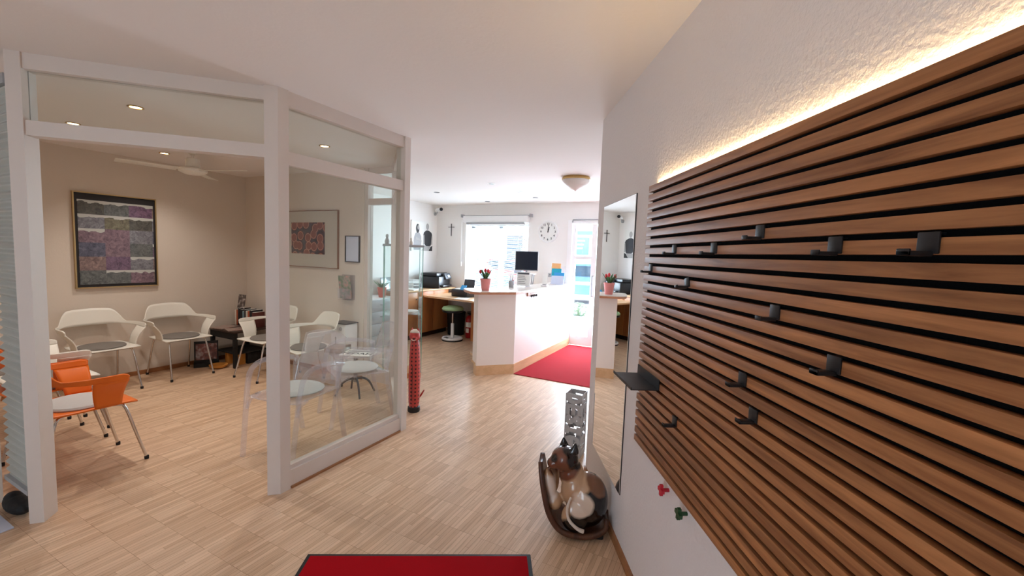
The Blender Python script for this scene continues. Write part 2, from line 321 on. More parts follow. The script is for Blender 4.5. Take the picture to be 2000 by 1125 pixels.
# ------------------------------------------------------------------ mesh helpers
class MB:
    def __init__(s): s.bm = bmesh.new()
    def box(s, c, d, rot=None, bev=0):
        g = bmesh.ops.create_cube(s.bm, size=1.0); vs = g['verts']
        bmesh.ops.scale(s.bm, vec=d, verts=vs)
        if bev:
            es = list({e for v in vs for e in v.link_edges})
            r = bmesh.ops.bevel(s.bm, geom=es, offset=bev, segments=2, affect='EDGES', profile=.5); vs = list({v for f in r['faces'] for v in f.verts} | {v for v in vs if v.is_valid})
        if rot is not None:
            bmesh.ops.rotate(s.bm, cent=(0, 0, 0), matrix=rot, verts=vs)
        bmesh.ops.translate(s.bm, vec=c, verts=vs); return s
    def lohi(s, lo, hi, bev=0):
        lo = Vector(lo); hi = Vector(hi); return s.box((lo + hi) / 2, hi - lo, bev=bev)
    def lathe(s, prof, c=(0, 0, 0), n=24, rot=None, cap=True, sc=(1, 1, 1)):
        rings = []
        for r, z in prof:
            ring = []
            for i in range(n):
                a = 2 * math.pi * i / n; v = Vector((r * math.cos(a) * sc[0], r * math.sin(a) * sc[1], z * sc[2]))
                if rot is not None: v = rot @ v
                ring.append(s.bm.verts.new(v + Vector(c)))
            rings.append(ring)
        for a, b in zip(rings, rings[1:]):
            for i in range(n): s.bm.faces.new((a[i], a[(i + 1) % n], b[(i + 1) % n], b[i]))
        if cap:
            s.bm.faces.new(list(reversed(rings[0]))); s.bm.faces.new(rings[-1])
        return s
    def cyl(s, p0, p1, r0, r1=None, n=16):
        p0 = Vector(p0); p1 = Vector(p1); d = p1 - p0; q = Vector((0, 0, 1)).rotation_difference(d).to_matrix()
        return s.lathe([(r0, 0), (r0 if r1 is None else r1, d.length)], p0, n, q)
    def tube(s, pts, r, n=10, smooth=3, closed=False):
        pts = [Vector(p) for p in pts]
        if smooth:
            out = []
            k = len(pts)
            for i in range(k if closed else k - 1):
                g = lambda j: pts[j % k] if closed else pts[max(0, min(k - 1, j))]
                a, b, c, d = g(i - 1), g(i), g(i + 1), g(i + 2)
                for q in range(smooth):
                    u = q / smooth
                    out.append(.5 * ((2 * b) + (c - a) * u + (2 * a - 5 * b + 4 * c - d) * u * u + (3 * b - a - 3 * c + d) * u ** 3))
            if not closed: out.append(pts[-1])
            pts = out
        k = len(pts); rings = []; up = None
        rr = r if isinstance(r, (list, tuple)) else None
        for i, p in enumerate(pts):
            if closed: d = pts[(i + 1) % k] - pts[i - 1]
            else: d = pts[min(k - 1, i + 1)] - pts[max(0, i - 1)]
            if d.length < 1e-9: d = Vector((0, 0, 1))
            d.normalize()
            if up is None: up = d.orthogonal().normalized()
            up = (up - d * up.dot(d)).normalized(); sd = d.cross(up)
            rad = r if rr is None else rr[0] + (rr[1] - rr[0]) * i / (k - 1)
            rings.append([s.bm.verts.new(p + (up * math.cos(2 * math.pi * j / n) + sd * math.sin(2 * math.pi * j / n)) * rad) for j in range(n)])
        m = k if closed else k - 1
        for i in range(m):
            a = rings[i]; b = rings[(i + 1) % k]
            for j in range(n): s.bm.faces.new((a[j], a[(j + 1) % n], b[(j + 1) % n], b[j]))
        if not closed: s.bm.faces.new(list(reversed(rings[0]))); s.bm.faces.new(rings[-1])
        return s
    def ell(s, c, r, n=3, rot=None):
        g = bmesh.ops.create_icosphere(s.bm, subdivisions=n, radius=1.0); vs = g['verts']
        bmesh.ops.scale(s.bm, vec=r, verts=vs)
        if rot is not None: bmesh.ops.rotate(s.bm, cent=(0, 0, 0), matrix=rot, verts=vs)
        bmesh.ops.translate(s.bm, vec=c, verts=vs); return s
    def prism(s, poly, z0, z1, frame=None):
        """poly: 2-D outline extruded z0..z1; frame(x, y, z) maps to 3-D"""
        f = frame or (lambda x, y, z: (x, y, z))
        a = [s.bm.verts.new(f(x, y, z0)) for x, y in poly]; b = [s.bm.verts.new(f(x, y, z1)) for x, y in poly]
        s.bm.faces.new(list(reversed(a))); s.bm.faces.new(b); n = len(poly)
        for i in range(n): s.bm.faces.new((a[i], a[(i + 1) % n], b[(i + 1) % n], b[i]))
        return s
    def grid(s, fn, nu, nv):
        v = [[s.bm.verts.new(fn(i / nu, j / nv)) for j in range(nv + 1)] for i in range(nu + 1)]
        for i in range(nu):
            for j in range(nv): s.bm.faces.new((v[i][j], v[i + 1][j], v[i + 1][j + 1], v[i][j + 1]))
        return s
    def build(s, name, mat, parent=None, smooth=True, solid=0, sub=0, remesh=0):
        bm = s.bm; bmesh.ops.recalc_face_normals(bm, faces=bm.faces)
        me = bpy.data.meshes.new(name); bm.to_mesh(me); bm.free()
        if smooth:
            me.polygons.foreach_set('use_smooth', [True] * len(me.polygons))
        me.materials.append(MATS[mat])
        o = bpy.data.objects.new(name, me); COL.objects.link(o)
        if parent is not None: o.parent = parent
        if solid:
            md = o.modifiers.new('thickness', 'SOLIDIFY'); md.thickness = solid; md.offset = 0
        if remesh:
            md = o.modifiers.new('remesh', 'REMESH'); md.mode = 'VOXEL'; md.voxel_size = remesh; md.use_smooth_shade = True
            m2 = o.modifiers.new('smooth', 'SMOOTH'); m2.iterations = 4
        if sub:
            md = o.modifiers.new('subdivision', 'SUBSURF'); md.levels = sub; md.render_levels = sub
        if smooth and not remesh:
            try: me.set_sharp_from_angle(angle=R(38))
            except Exception: pass
        return o
def tag(o, label=None, cat=None, group=None, kind=None):
    if label: o['label'] = label
    if cat: o['category'] = cat
    if group: o['group'] = group
    if kind: o['kind'] = kind
    return o
def thing(name, label, cat, loc=(0, 0, 0), rz=0, group=None):
    o = bpy.data.objects.new(name, None); COL.objects.link(o); o.location = loc; o.rotation_euler = (0, 0, rz); o.empty_display_size = .1
    return tag(o, label, cat, group)
def struct(o, label=None): o['kind'] = 'structure'; return tag(o, label)
def copy_tree(o, parent=None):
    c = o.copy(); COL.objects.link(c)
    if parent is not None: c.parent = parent
    for ch in [x for x in ALLCH.get(o.name, [])]:
        k = copy_tree(ch, c); ALLCH.setdefault(c.name, []).append(k)
    return c
ALLCH = {}
def index_children(root):
    for o in list(bpy.data.objects):
        if o.parent is not None and o not in ALLCH.setdefault(o.parent.name, []): ALLCH[o.parent.name].append(o)
def text_mesh(name, body, size, mat, parent, loc, rot, ext=.001, offset=0.0, align='CENTER', sx=1.0):
    cu = bpy.data.curves.new(name, 'FONT'); cu.body = body; cu.size = size; cu.extrude = ext; cu.offset = offset; cu.align_x = align; cu.align_y = 'CENTER'; cu.resolution_u = 3
    tmp = bpy.data.objects.new(name + '_tmp', cu); COL.objects.link(tmp)
    dg = bpy.context.evaluated_depsgraph_get(); me = bpy.data.meshes.new_from_object(tmp.evaluated_get(dg)); bpy.data.objects.remove(tmp)
    me.materials.clear(); me.materials.append(MATS[mat]); me.name = name
    o = bpy.data.objects.new(name, me); COL.objects.link(o); o.parent = parent; o.location = loc; o.rotation_euler = rot; o.scale = (sx, 1, 1)
    return o

H = 2.46
WA = R(-29.26)
T = Vector((math.sin(WA), math.cos(WA), 0)); NN = Vector((-math.cos(WA), math.sin(WA), 0)); P0 = Vector((-.484, 2.308, 0))
def wallp(s, off, z): return P0 + T * s + NN * off + Vector((0, 0, z))
WROT = R(90) - WA   # local +x along T (away), local +y = -NN side handled below
# frame for things on the slanted right wall: local x along the wall (towards far end), local y into the wall, z up
def wall_thing(name, label, cat, s, z, group=None, off=0):
    o = thing(name, label, cat, wallp(s, off, z), math.atan2(T.y, T.x), group); return o
# with this rotation local +y = T rotated +90deg = pointing to the room side (NN)

# ------------------------------------------------------------------ the shell
struct(MB().lohi((-7, -3, -.12), (3, 7.32, 0)).build('floor', 'parquet', smooth=False))
struct(MB().lohi((-7, -3, H), (3, 7.32, H + .15)).build('ceiling', 'paint_ceiling', smooth=False))
# slanted hall wall on the right
a = wallp(.66, 0, 0); b_ = wallp(-5.45, 0, 0); c_ = wallp(-5.45, -.2, 0); d_ = Vector((-.62, 2.884, 0)); 
struct(MB().prism([(a.x, a.y), (b_.x, b_.y), (c_.x, c_.y), (d_.x, d_.y)], 0, H).build('wall_right', 'paint_rough', smooth=False))
struct(MB().lohi((a.x, 2.8845, 0), (a.x + .18, 7.02, H)).build('wall_far_right', 'paint_reception', smooth=False))
# back wall with window and door openings
bk = MB()
WX0, WX1, WZ0, WZ1 = -4.57, -3.235, .80, 2.11
DX0, DX1, DZ = -2.45, -1.45, 2.13
bk.lohi((-5.5, 7.02, 0), (WX0, 7.32, H)).lohi((WX0, 7.02, 0), (WX1, 7.32, WZ0)).lohi((WX0, 7.02, WZ1), (WX1, 7.32, H)).lohi((WX1, 7.02, 0), (DX0, 7.32, H)).lohi((DX0, 7.02, DZ), (DX1, 7.32, H)).lohi((DX1, 7.02, 0), (-.5, 7.32, H))
struct(bk.build('wall_back', 'paint_reception', smooth=False))
struct(MB().lohi((-5.45, 3.72, 0), (-5.27, 7.02, H)).build('wall_left', 'paint_reception', smooth=False))
GX0, GX1 = -3.70, -3.24
struct(MB().lohi((-6.15, 3.62, 0), (GX0 - .05, 3.72, H)).build('wall_waiting_back', 'paint_waiting', smooth=False))
struct(MB().lohi((-6.15, .62, 0), (-5.97, 3.62, H)).build('wall_waiting_left', 'paint_waiting', smooth=False))
struct(MB().lohi((-5.97, .62, 0), (-3.66, .80, H)).build('wall_waiting_front', 'paint_waiting', smooth=False))
# hall behind the camera, with an unseen opening added and sized to light the hall
struct(MB().lohi((-3.84, -2.62, 0), (-3.66, .62, H)).build('wall_hall_left', 'paint_rough', smooth=False))
rr = MB(); EX0, EX1 = -1.6, -.7
rr.lohi((-3.84, -2.80, 0), (EX0, -2.62, H)).lohi((EX1, -2.80, 0), (2.9, -2.62, H)).lohi((EX0, -2.80, 2.1), (EX1, -2.62, H))
struct(rr.build('wall_rear', 'paint_rough', smooth=False))
# skirtings
struct(MB().prism([tuple(wallp(.66, 0, 0).xy), tuple(wallp(-5.4, 0, 0).xy), tuple(wallp(-5.4, .013, 0).xy), tuple(wallp(.66, .013, 0).xy)], 0.001, .05).build('baseboard_right', 'skirting', smooth=False))
struct(MB().lohi((-5.97, .80, .001), (-5.957, 3.62, .05)).build('baseboard_waiting_left', 'skirting', smooth=False))
struct(MB().lohi((-5.957, 3.607, .001), (GX0 - .06, 3.62, .05)).build('baseboard_waiting_back', 'skirting', smooth=False))

# ------------------------------------------------------------------ glazed partitions (white frames) of the waiting room
def frame_struct(name, mb, mat='frame_white'): return struct(mb.build(name, mat, smooth=False))
Dv = Vector((math.sin(R(45)), math.cos(R(45)), 0)); Dn = Vector((-Dv.y, Dv.x, 0))  # Dn points into the waiting room (-x,+y)
L0 = Vector((-3.21, .84, 0)); C0 = Vector((-2.384, 1.638, 0))
def obox(mb, o, t, n, s0, s1, n0, n1, z0, z1):
    pts = [o + t * s0 + n * n0, o + t * s1 + n * n0, o + t * s1 + n * n1, o + t * s0 + n * n1]
    mb.prism([(p.x, p.y) for p in pts], z0, z1); return mb
LD = (C0 - L0).dot(Dv)
e = obox(MB(), L0, Dv, Dn, -.062, 0, 0, .105, 0, H); frame_struct('trim_1', e)
cp = MB().prism([(-2.384, 1.638), (-2.384, 1.706), (-2.47, 1.706), (-2.505, 1.66), (-2.437, 1.588)], 0, H); frame_struct('trim_2', cp)
e = MB(); obox(e, L0, Dv, Dn, 0, LD - .075, .01, .09, 2.382, H); obox(e, L0, Dv, Dn, 0, LD - .075, .01, .09, 2.055, 2.13); frame_struct('trim_3', e)
# hall-side partition
PX = -2.384
e = MB().lohi((PX - .09, 2.735, 0), (PX, 2.80, H)); frame_struct('trim_4', e)
e = MB().lohi((PX - .08, 1.707, 2.372), (PX - .012, 2.734, H)).lohi((PX - .08, 1.707, 2.027), (PX - .012, 2.734, 2.108)).lohi((PX - .08, 1.707, .012), (PX - .012, 2.734, .115)).lohi((PX - .07, 1.707, .115), (PX - .026, 2.734, .142))
frame_struct('trim_5', e)
struct(MB().lohi((PX - .085, 1.715, 0), (PX + .004, 2.725, .012)).build('trim_6', 'skirting', smooth=False))
# second 45 degree wall and the glazed strip beside the back wall
E0 = Vector((-2.384, 2.80, 0)); Ev = Vector((-math.sin(R(45)), math.cos(R(45)), 0)); En = Vector((-Ev.y, Ev.x, 0)) * -1
LE = 1.17
e = MB(); obox(e, E0, Ev, -En, .02, .075, .02, .10, 0, H); obox(e, E0, Ev, -En, LE - .07, LE, .02, .10, 0, H); obox(e, E0, Ev, -En, .075, LE - .07, .03, .09, 2.372, H); obox(e, E0, Ev, -En, .075, LE - .07, .03, .09, 2.03, 2.108); obox(e, E0, Ev, -En, .075, LE - .07, .03, .09, 0, .14)
frame_struct('trim_7', e)
e = MB().lohi((GX0 - .05, 3.63, 0), (GX0, 3.71, H)).lohi((GX1, 3.63, 0), (GX1 + .07, 3.71, H)).lohi((GX0, 3.64, 2.385), (GX1, 3.70, H)).lohi((GX0, 3.64, 2.045), (GX1, 3.70, 2.115)).lohi((GX0, 3.64, 0), (GX1, 3.70, .15))
frame_struct('trim_8', e)
def glass(name, pts, z0, z1, label, mat='pane'):
    o = MB().prism(pts, z0, z1).build(name, mat, smooth=False); struct(o, label); return o
glass('window_1', [(PX - .052, 1.707), (PX - .044, 1.707), (PX - .044, 2.734), (PX - .052, 2.734)], .142, 2.027, 'large clear pane of the white waiting room partition facing the hall')
glass('window_2', [(PX - .052, 1.707), (PX - .044, 1.707), (PX - .044, 2.734), (PX - .052, 2.734)], 2.108, 2.372, 'clear transom pane above the hall side partition pane')
q = [L0 + Dn * .046, L0 + Dn * .054, L0 + Dv * (LD - .075) + Dn * .054, L0 + Dv * (LD - .075) + Dn * .046]
glass('window_3', [(p.x, p.y) for p in q], 2.13, 2.382, 'clear transom pane above the open waiting room entrance')
q = [E0 - En * .056 + Ev * .075, E0 - En * .064 + Ev * .075, E0 - En * .064 + Ev * (LE - .07), E0 - En * .056 + Ev * (LE - .07)]
glass('window_4', [(p.x, p.y) for p in q], .14, 2.03, 'clear pane of the far slanted partition')
glass('window_5', [(p.x, p.y) for p in q], 2.108, 2.372, 'transom pane of the far slanted partition')
glass('window_6', [(GX0, 3.666), (GX1, 3.666), (GX1, 3.674), (GX0, 3.674)], .15, 2.045, 'narrow clear pane beside the waiting room back wall')
glass('window_7', [(GX0, 3.666), (GX1, 3.666), (GX1, 3.674), (GX0, 3.674)], 2.115, 2.385, 'small transom pane above the narrow pane by the back wall')

# ------------------------------------------------------------------ reception window and door
wf = MB(); y0, y1 = 7.20, 7.26
wf.lohi((WX0 + .02, y0, WZ0 + .02), (WX0 + .10, y1, WZ1)).lohi((WX1 - .08, y0, WZ0 + .02), (WX1, y1, WZ1)).lohi((WX0 + .02, y0, WZ0), (WX1, y1, WZ0 + .08)).lohi((WX0 + .02, y0, WZ1 - .08), (WX1, y1, WZ1)).lohi((-3.93, y0, WZ0), (-3.85, y1, WZ1))
wn_ = struct(wf.build('window_8', 'door_white', smooth=False), 'white framed reception window beside the clock')
MB().lohi((WX0 + .1, 7.225, WZ0 + .08), (WX1 - .08, 7.233, WZ1 - .08)).build('pane', 'pane_window', wn_, smooth=False)
MB().lohi((WX0 - .02, 6.99, WZ0 - .03), (WX1 + .02, 7.20, WZ0)).build('sill', 'white', wn_, smooth=False)
# venetian blind
bl = thing('venetian_blind', 'white venetian blind with thin open slats hanging in the reception window', 'blind', (-3.9, 7.13, WZ0 + .01))
e = MB()
for k in range(48):
    z = .06 + k * .0255
    e.box((0, 0, z), (1.27, .024, .0012), Matrix.Rotation(R(12), 3, 'X'))
e.build('slats', 'blind_white', bl, smooth=False)
MB().lohi((-.64, -.02, 1.25), (.64, .02, 1.295)).build('head_rail', 'blind_white', bl, smooth=False)
e = MB()
for x in (-.42, -.14, .14, .42): e.cyl((x, -.014, .05), (x, -.014, 1.26), .0025, n=6)
e.build('ladder_cords', 'grey_plastic', bl)
MB().lohi((-.64, -.013, .03), (.64, .013, .048)).build('bottom_rail', 'blind_white', bl, smooth=False)
# roller blind cassette above
rb = thing('roller_blind', 'white roller blind cassette with a rod mounted above the reception window', 'blind', (-3.9, 7.02, 2.12))
MB().lohi((-.69, -.10, 0), (.69, 0, .12), bev=.01).build('cassette', 'white', rb)
MB().lohi((-.60, -.11, -.04), (.62, -.08, 0)).build('bottom_bar', 'grey_plastic', rb)
MB().cyl((-.715, -.09, .125), (.73, -.09, .125), .006).build('rod', 'grey_plastic', rb)
for x in (-.72, .73): MB().lohi((x - .012, -.105, .095), (x + .012, 0, .15)).build('bracket', 'grey_plastic', rb)
MB().tube([(-.73, -.05, .05), (-.735, -.05, -.4), (-.735, -.05, -.78), (-.745, -.05, -.78), (-.75, -.05, -.4), (-.745, -.05, .05)], .003, n=6).build('pull_cord', 'white', rb)
MB().lohi((-.755, -.06, -.84), (-.725, -.04, -.76), bev=.005).build('cord_weight', 'white', rb)
# door
dr = struct(MB().lohi((DX0 - .03, 7.0, 0), (DX0 + .045, 7.25, DZ + .03)).lohi((DX0 + .045, 7.0, 2.10), (DX1, 7.25, DZ + .03)).lohi((DX1 - .05, 7.0, 0), (DX1 + .03, 7.25, DZ + .03)).build('door_1', 'door_white', smooth=False), 'white glazed entrance door at the end of the red carpet')
y0, y1 = 7.03, 7.08
e = MB(); X0, X1 = DX0 + .05, -1.975
e.lohi((X0, y0, .01), (X0 + .06, y1, 2.095)).lohi((X1 - .08, y0, .01), (X1, y1, 2.095)).lohi((X0 + .06, y0, 2.07), (X1 - .08, y1, 2.095)).lohi((X0 + .06, y0, 1.50), (X1 - .08, y1, 1.55)).lohi((X0 + .06, y0, 1.06), (X1 - .08, y1, 1.11)).lohi((X0 + .06, y0, .01), (X1 - .08, y1, .17))
lf = e.build('leaf', 'door_white', dr, smooth=False)
MB().lohi((X0 + .06, 7.052, .17), (X1 - .08, 7.058, 2.07)).build('pane', 'pane_window', lf, smooth=False)
MB().tube([(X1 - .035, y0, 1.22), (X1 - .035, y0 - .05, 1.22), (X1 - .035, y0 - .05, .88), (X1 - .035, y0, .88)], .01, smooth=0).build('door_handle', 'steel', lf)
e = MB(); X0, X1 = -1.965, DX1 - .055
e.lohi((X0, y0, .01), (X0 + .07, y1, 2.095)).lohi((X1 - .06, y0, .01), (X1, y1, 2.095)).lohi((X0 + .07, y0, 2.0), (X1 - .06, y1, 2.095)).lohi((X0 + .07, y0, .01), (X1 - .06, y1, .17))
l2 = e.build('leaf', 'door_white', dr, smooth=False)
MB().lohi((X0 + .07, 7.052, .17), (X1 - .06, 7.058, 2.0)).build('pane', 'pane_window', l2, smooth=False)
cr = MB().cyl((DX0 + .06, 6.985, 2.165), (DX1, 6.985, 2.165), .009).cyl((DX0 + .06, 6.985, 2.165), (DX0 + .05, 6.985, 2.12), .009).cyl((DX0 + .3, 7.02, 2.165), (DX0 + .3, 6.985, 2.165), .007).cyl((DX1 - .1, 7.02, 2.165), (DX1 - .1, 6.985, 2.165), .007).build('curtain_rod', 'steel')
tag(cr, 'thin grey metal rod mounted across the top of the white entrance door', 'curtain rod')

# ------------------------------------------------------------------ outside (seen faint and bright through window and door)
tag(MB().lohi((-16, 7.33, -.25), (10, 30, -.15)).build('street', 'asphalt', smooth=False), kind='structure')
bd = thing('house', 'pale house across the street with a red roof and a teal shop sign', 'building', (-6, 20, -.15))
MB().lohi((-12, 0, 0), (14, 6, 4.2)).build('wall', 'facade', bd, smooth=False)
MB().prism([(-.6, 4.2), (3.0, 6.6), (6.6, 4.2)], -12.3, 14.3, frame=lambda x, y, z: (z, x, y)).build('roof', 'roof_red', bd, smooth=False)
sg = MB().lohi((-.58, -.12, 1.80), (.02, 0, 2.62), bev=.03).build('sign_board', 'sign_teal', bd)
MB().lohi((-.62, -.14, 2.76), (.3, 0, 2.93)).build('fascia', 'sign_teal', bd, smooth=False)
for i, z in enumerate((2.46, 2.28, 2.10)):
    MB().lohi((-.54, -.135, z - .035), (-.16 - .05 * i, -.12, z + .035)).build('sign_line', 'white', bd, smooth=False)
for x in (-4.5, -1.8, 5.5):
    f_ = MB().lohi((x, -.06, 1.2), (x + 1.1, 0, 2.8)).build('window', 'door_white', bd, smooth=False); MB().lohi((x + .1, -.08, 1.3), (x + 1.0, -.06, 2.7)).build('pane', 'car_glass', f_, smooth=False)
def car(loc, rz, label, paint):
    t_ = thing('car', label, 'car', loc, rz)
    prof = [(-2.1, .35), (-2.1, .75), (-1.95, .92), (-1.3, 1.0), (-.85, 1.42), (.7, 1.45), (1.35, .98), (2.0, .85), (2.15, .6), (2.12, .35)]
    MB().prism(prof, -.82, .82, frame=lambda x, y, z: (x, z, y)).build('body', paint, t_, smooth=False)
    MB().prism([(-1.22, 1.0), (-.82, 1.36), (.66, 1.38), (1.18, 1.0)], -.84, .84, frame=lambda x, y, z: (x, z, y)).build('side_windows', 'car_glass', t_, smooth=False)
    for x in (-1.35, 1.3):
        for y in (-.76, .76): MB().cyl((x, y - .1, .32), (x, y + .1, .32), .32, n=20).build('wheel', 'tyre', t_)
    return t_
car((-4.7, 15.4, -.15), R(8), 'blue grey car parked across the street behind the glass door', 'car_paint')
car((-10.3, 15.3, -.15), 0, 'blue grey car parked across the street behind the left half of the window', 'car_paint')
car((-8.9, 17.8, -.15), 0, 'pale red car parked by the house behind the right half of the window', 'car_paint_red')
tr = thing('street_tree', 'bare leaved tree standing outside behind the right side of the reception window', 'tree', (-4.55, 10.6, -.15))
e = MB(); e.tube([(0, 0, 0), (.03, 0, 1.2), (0, .05, 2.2), (.05, 0, 3.4)], [.09, .03], n=8)
for k in range(16):
    a_ = k * 2.4; z = 1.3 + k * .12; e.tube([(0, 0, z), (.3 * math.cos(a_), .3 * math.sin(a_), z + .25), (.62 * math.cos(a_), .62 * math.sin(a_), z + .45)], [.025, .006], n=5)
e.build('trunk', 'bark', tr)
e = MB()
for k in range(150):
    a_ = random.random() * 6.28; r_ = .25 + random.random() * .5; z = 1.5 + random.random() * 2.2
    e.ell((r_ * math.cos(a_), r_ * math.sin(a_), z), (.05, .05, .02), 1)
e.build('leaves', 'foliage', tr, smooth=False)
pp = thing('planter', 'grey tapered planter with flowers outside the glass door', 'plant pot', (-2.64, 8.3, -.15))
MB().lathe([(.12, 0), (.17, .5), (.16, .5), (.15, .45)], n=4, rot=Matrix.Rotation(R(45), 3, 'Z')).build('pot', 'planter_grey', pp, smooth=False)
e = MB()
for k in range(40):
    a_ = random.random() * 6.28; r_ = random.random() * .17; z = .5 + random.random() * .25; e.tube([(r_ * .4 * math.cos(a_), r_ * .4 * math.sin(a_), .48), (r_ * math.cos(a_), r_ * math.sin(a_), z)], .004, n=4, smooth=0); e.ell((r_ * math.cos(a_), r_ * math.sin(a_), z), (.025, .025, .02), 1)
e.build('flowers', 'foliage', pp, smooth=False)

# ------------------------------------------------------------------ red carpet, mat
o = MB().prism([(-2.36, 4.83), (-.83, 4.83), (-.83, 6.99), (-2.36, 6.99)], .001, .009).build('carpet', 'red_carpet', smooth=False); tag(o, 'red carpet runner lying before the white entrance door', 'carpet')
mt = thing('doormat', 'deep red doormat with a black rubber edge lying at the bottom of the photo', 'doormat', (-1.04, 1.20, 0), R(29.5))
MB().lohi((-.56, -.8, .001), (.56, .505, .007), bev=.003).build('rubber_edge', 'rubber', mt)
MB().lohi((-.54, -.78, .007), (.54, .485, .012), bev=.002).build('pile', 'red_mat', mt)

# ------------------------------------------------------------------ reception counter
ct = thing('reception_counter', 'white reception counter with wood plinth and rounded wood edged top', 'counter', (-2.38, 4.85, 0))
def rel(pts): return [(x + 2.38, y - 4.85) for x, y in pts]
body = [(-2.38, 7.0), (-2.38, 4.86), (-2.73, 4.51), (-2.765, 4.545), (-2.44, 4.88), (-2.44, 7.0)]
MB().prism(rel(body), .125, 1.035).build('front_panel', 'counter_white', ct, smooth=False)
pl_ = [(-2.372, 7.0), (-2.372, 4.855), (-2.728, 4.50), (-2.82, 4.59), (-2.50, 4.90), (-2.50, 7.0)]
MB().prism(rel(pl_), 0, .125).build('plinth', 'beech_light', ct, smooth=False)
top = [(-2.345, 7.0), (-2.345, 4.79), (-2.66, 4.44), (-2.72, 4.41), (-2.80, 4.43), (-2.96, 4.57), (-3.06, 4.68), (-3.09, 4.74), (-3.07, 4.80), (-2.86, 5.05), (-2.78, 5.2), (-2.76, 7.0)]
MB().prism(rel(top), 1.036, 1.062).build('worktop_core', 'beech_edge', ct, smooth=False)
def shrink(p, k):
    out = []
    n = len(p)
    for i in range(n):
        out.append(p[i])
    return out
MB().prism(rel(top), 1.062, 1.071).build('worktop', 'top_cream', ct, smooth=False)
# inner side panel, shelves
MB().prism(rel([(-2.765, 4.548), (-2.735, 4.578), (-2.86, 4.71), (-2.895, 4.68)]), .125, 1.035).build('end_panel', 'counter_white', ct, smooth=False)
MB().prism(rel([(-2.905, 4.66), (-2.87, 4.695), (-2.50, 5.08), (-2.45, 5.06), (-2.45, 4.9), (-2.77, 4.55)]), .125, .145).build('shelf', 'beech_light', ct, smooth=False)
MB().prism(rel([(-2.90, 4.70), (-3.01, 4.80), (-2.90, 5.10), (-2.50, 5.3), (-2.45, 5.0), (-2.80, 4.66)]), .185, .21).build('shelf', 'beech_light', ct, smooth=False)
MB().prism(rel([(-2.85, 5.05), (-2.85, 5.6), (-2.45, 5.6), (-2.45, 5.05)]), .40, .42).build('shelf', 'beech_light', ct, smooth=False)
# desk
dk = thing('desk', 'beech desk with wood front edge running from the cabinets round to the counter', 'desk', (-3.6, 6.4, 0))
def rd(pts): return [(x + 3.6, y - 6.4) for x, y in pts]
dp = [(-4.775, 6.99), (-4.775, 6.02), (-3.75, 5.90), (-3.62, 5.86), (-3.18, 5.28), (-2.93, 5.06), (-2.86, 5.08), (-2.45, 5.4), (-2.45, 6.99)]
MB().prism(rd(dp), .725, .755).build('desktop', 'beech_light', dk, smooth=False)
MB().lohi((-.32, -.15, 0), (-.26, .45, .725)).build('support_panel', 'beech', dk, smooth=False)
MB().lohi((.55, -.4, 0), (.61, .45, .725)).build('support_panel', 'beech', dk, smooth=False)
cb_ = MB().tube([(-3.05, 5.6, .72), (-2.98, 5.5, .62), (-3.1, 5.7, .45), (-3.2, 5.8, .3), (-3.05, 5.75, .24), (-2.95, 5.6, .235)], .006, n=6).build('power_cable', 'black_matt'); tag(cb_, 'black cable hanging down under the desk beside the counter end', 'cable')
# cabinets
def cabinet(yc, label, knob_side):
    t_ = thing('base_cabinet', label, 'cabinet', (-5.02, yc, 0), 0, 'beech cabinets along the left wall')
    MB().lohi((-.24, -.229, .08), (.222, .229, .825)).build('body', 'beech', t_, smooth=False)
    MB().lohi((-.24, -.229, 0), (.20, .229, .08)).build('kickboard', 'dark_wood', t_, smooth=False)
    d = MB().lohi((.223, -.227, .085), (.241, .227, .822), bev=.002).build('door', 'beech', t_)
    MB().cyl((.241, knob_side * .19, .70), (.266, knob_side * .19, .70), .008, .011, n=10).build('knob', 'steel', d)
    return t_
cabinet(5.63, 'beech cabinet with closed door, nearest one behind the glass display case', 1)
cabinet(6.09, 'beech cabinet with closed door directly under the black printer', -1)
cabinet(6.55, 'beech cabinet with closed door where the desk meets the cabinets', 1)
tag(MB().lohi((-5.265, 5.39, .827), (-4.755, 6.99, .855), bev=.003).build('cabinet_worktop', 'beech_light'), 'continuous beech worktop on the cabinets along the left wall', 'worktop')
dw = thing('drawer_unit', 'pale grey office drawer unit standing left of the beech cabinets', 'drawer unit', (-5.0, 5.0, 0))
MB().lohi((-.25, -.36, 0), (.22, .36, .78)).build('body', 'white', dw, smooth=False)
for k in range(4):
    f_ = MB().lohi((.221, -.35, .03 + k * .187), (.238, .35, .205 + k * .187), bev=.003).build('drawer', 'grey_plastic', dw); MB().lohi((.238, -.05, .12 + k * .187), (.25, .05, .13 + k * .187)).build('handle', 'steel', f_)
# printer
pr = thing('printer', 'large black office printer with small display on the cabinet worktop', 'printer', (-4.985, 6.62, .856), R(12))
MB().lohi((-.20, -.26, 0), (.20, .26, .22), bev=.02).build('body', 'black_plastic', pr)
MB().lohi((-.19, -.25, .222), (.15, .25, .285), bev=.02).build('scanner_lid', 'black_plastic', pr)
f_ = MB().box((.20, .10, .215), (.05, .26, .12), Matrix.Rotation(R(-25), 3, 'Y'), bev=.01).build('control_panel', 'dark_grey', pr)
MB().box((.229, .12, .222), (.004, .09, .05), Matrix.Rotation(R(-25), 3, 'Y')).build('display', 'pale_paper', f_, smooth=False)
MB().lohi((.19, -.2, .03), (.26, .2, .06), bev=.006).build('paper_tray', 'black_plastic', pr)
sp = thing('desk_printer', 'small black printer with raised lid and lit display on the desk', 'printer', (-4.16, 6.42, .756), R(-12))
MB().lohi((-.2, -.16, 0), (.2, .16, .13), bev=.015).build('body', 'black_plastic', sp)
MB().box((-.05, .15, .21), (.26, .02, .18), Matrix.Rotation(R(-12), 3, 'X'), bev=.006).build('lid', 'black_plastic', sp)
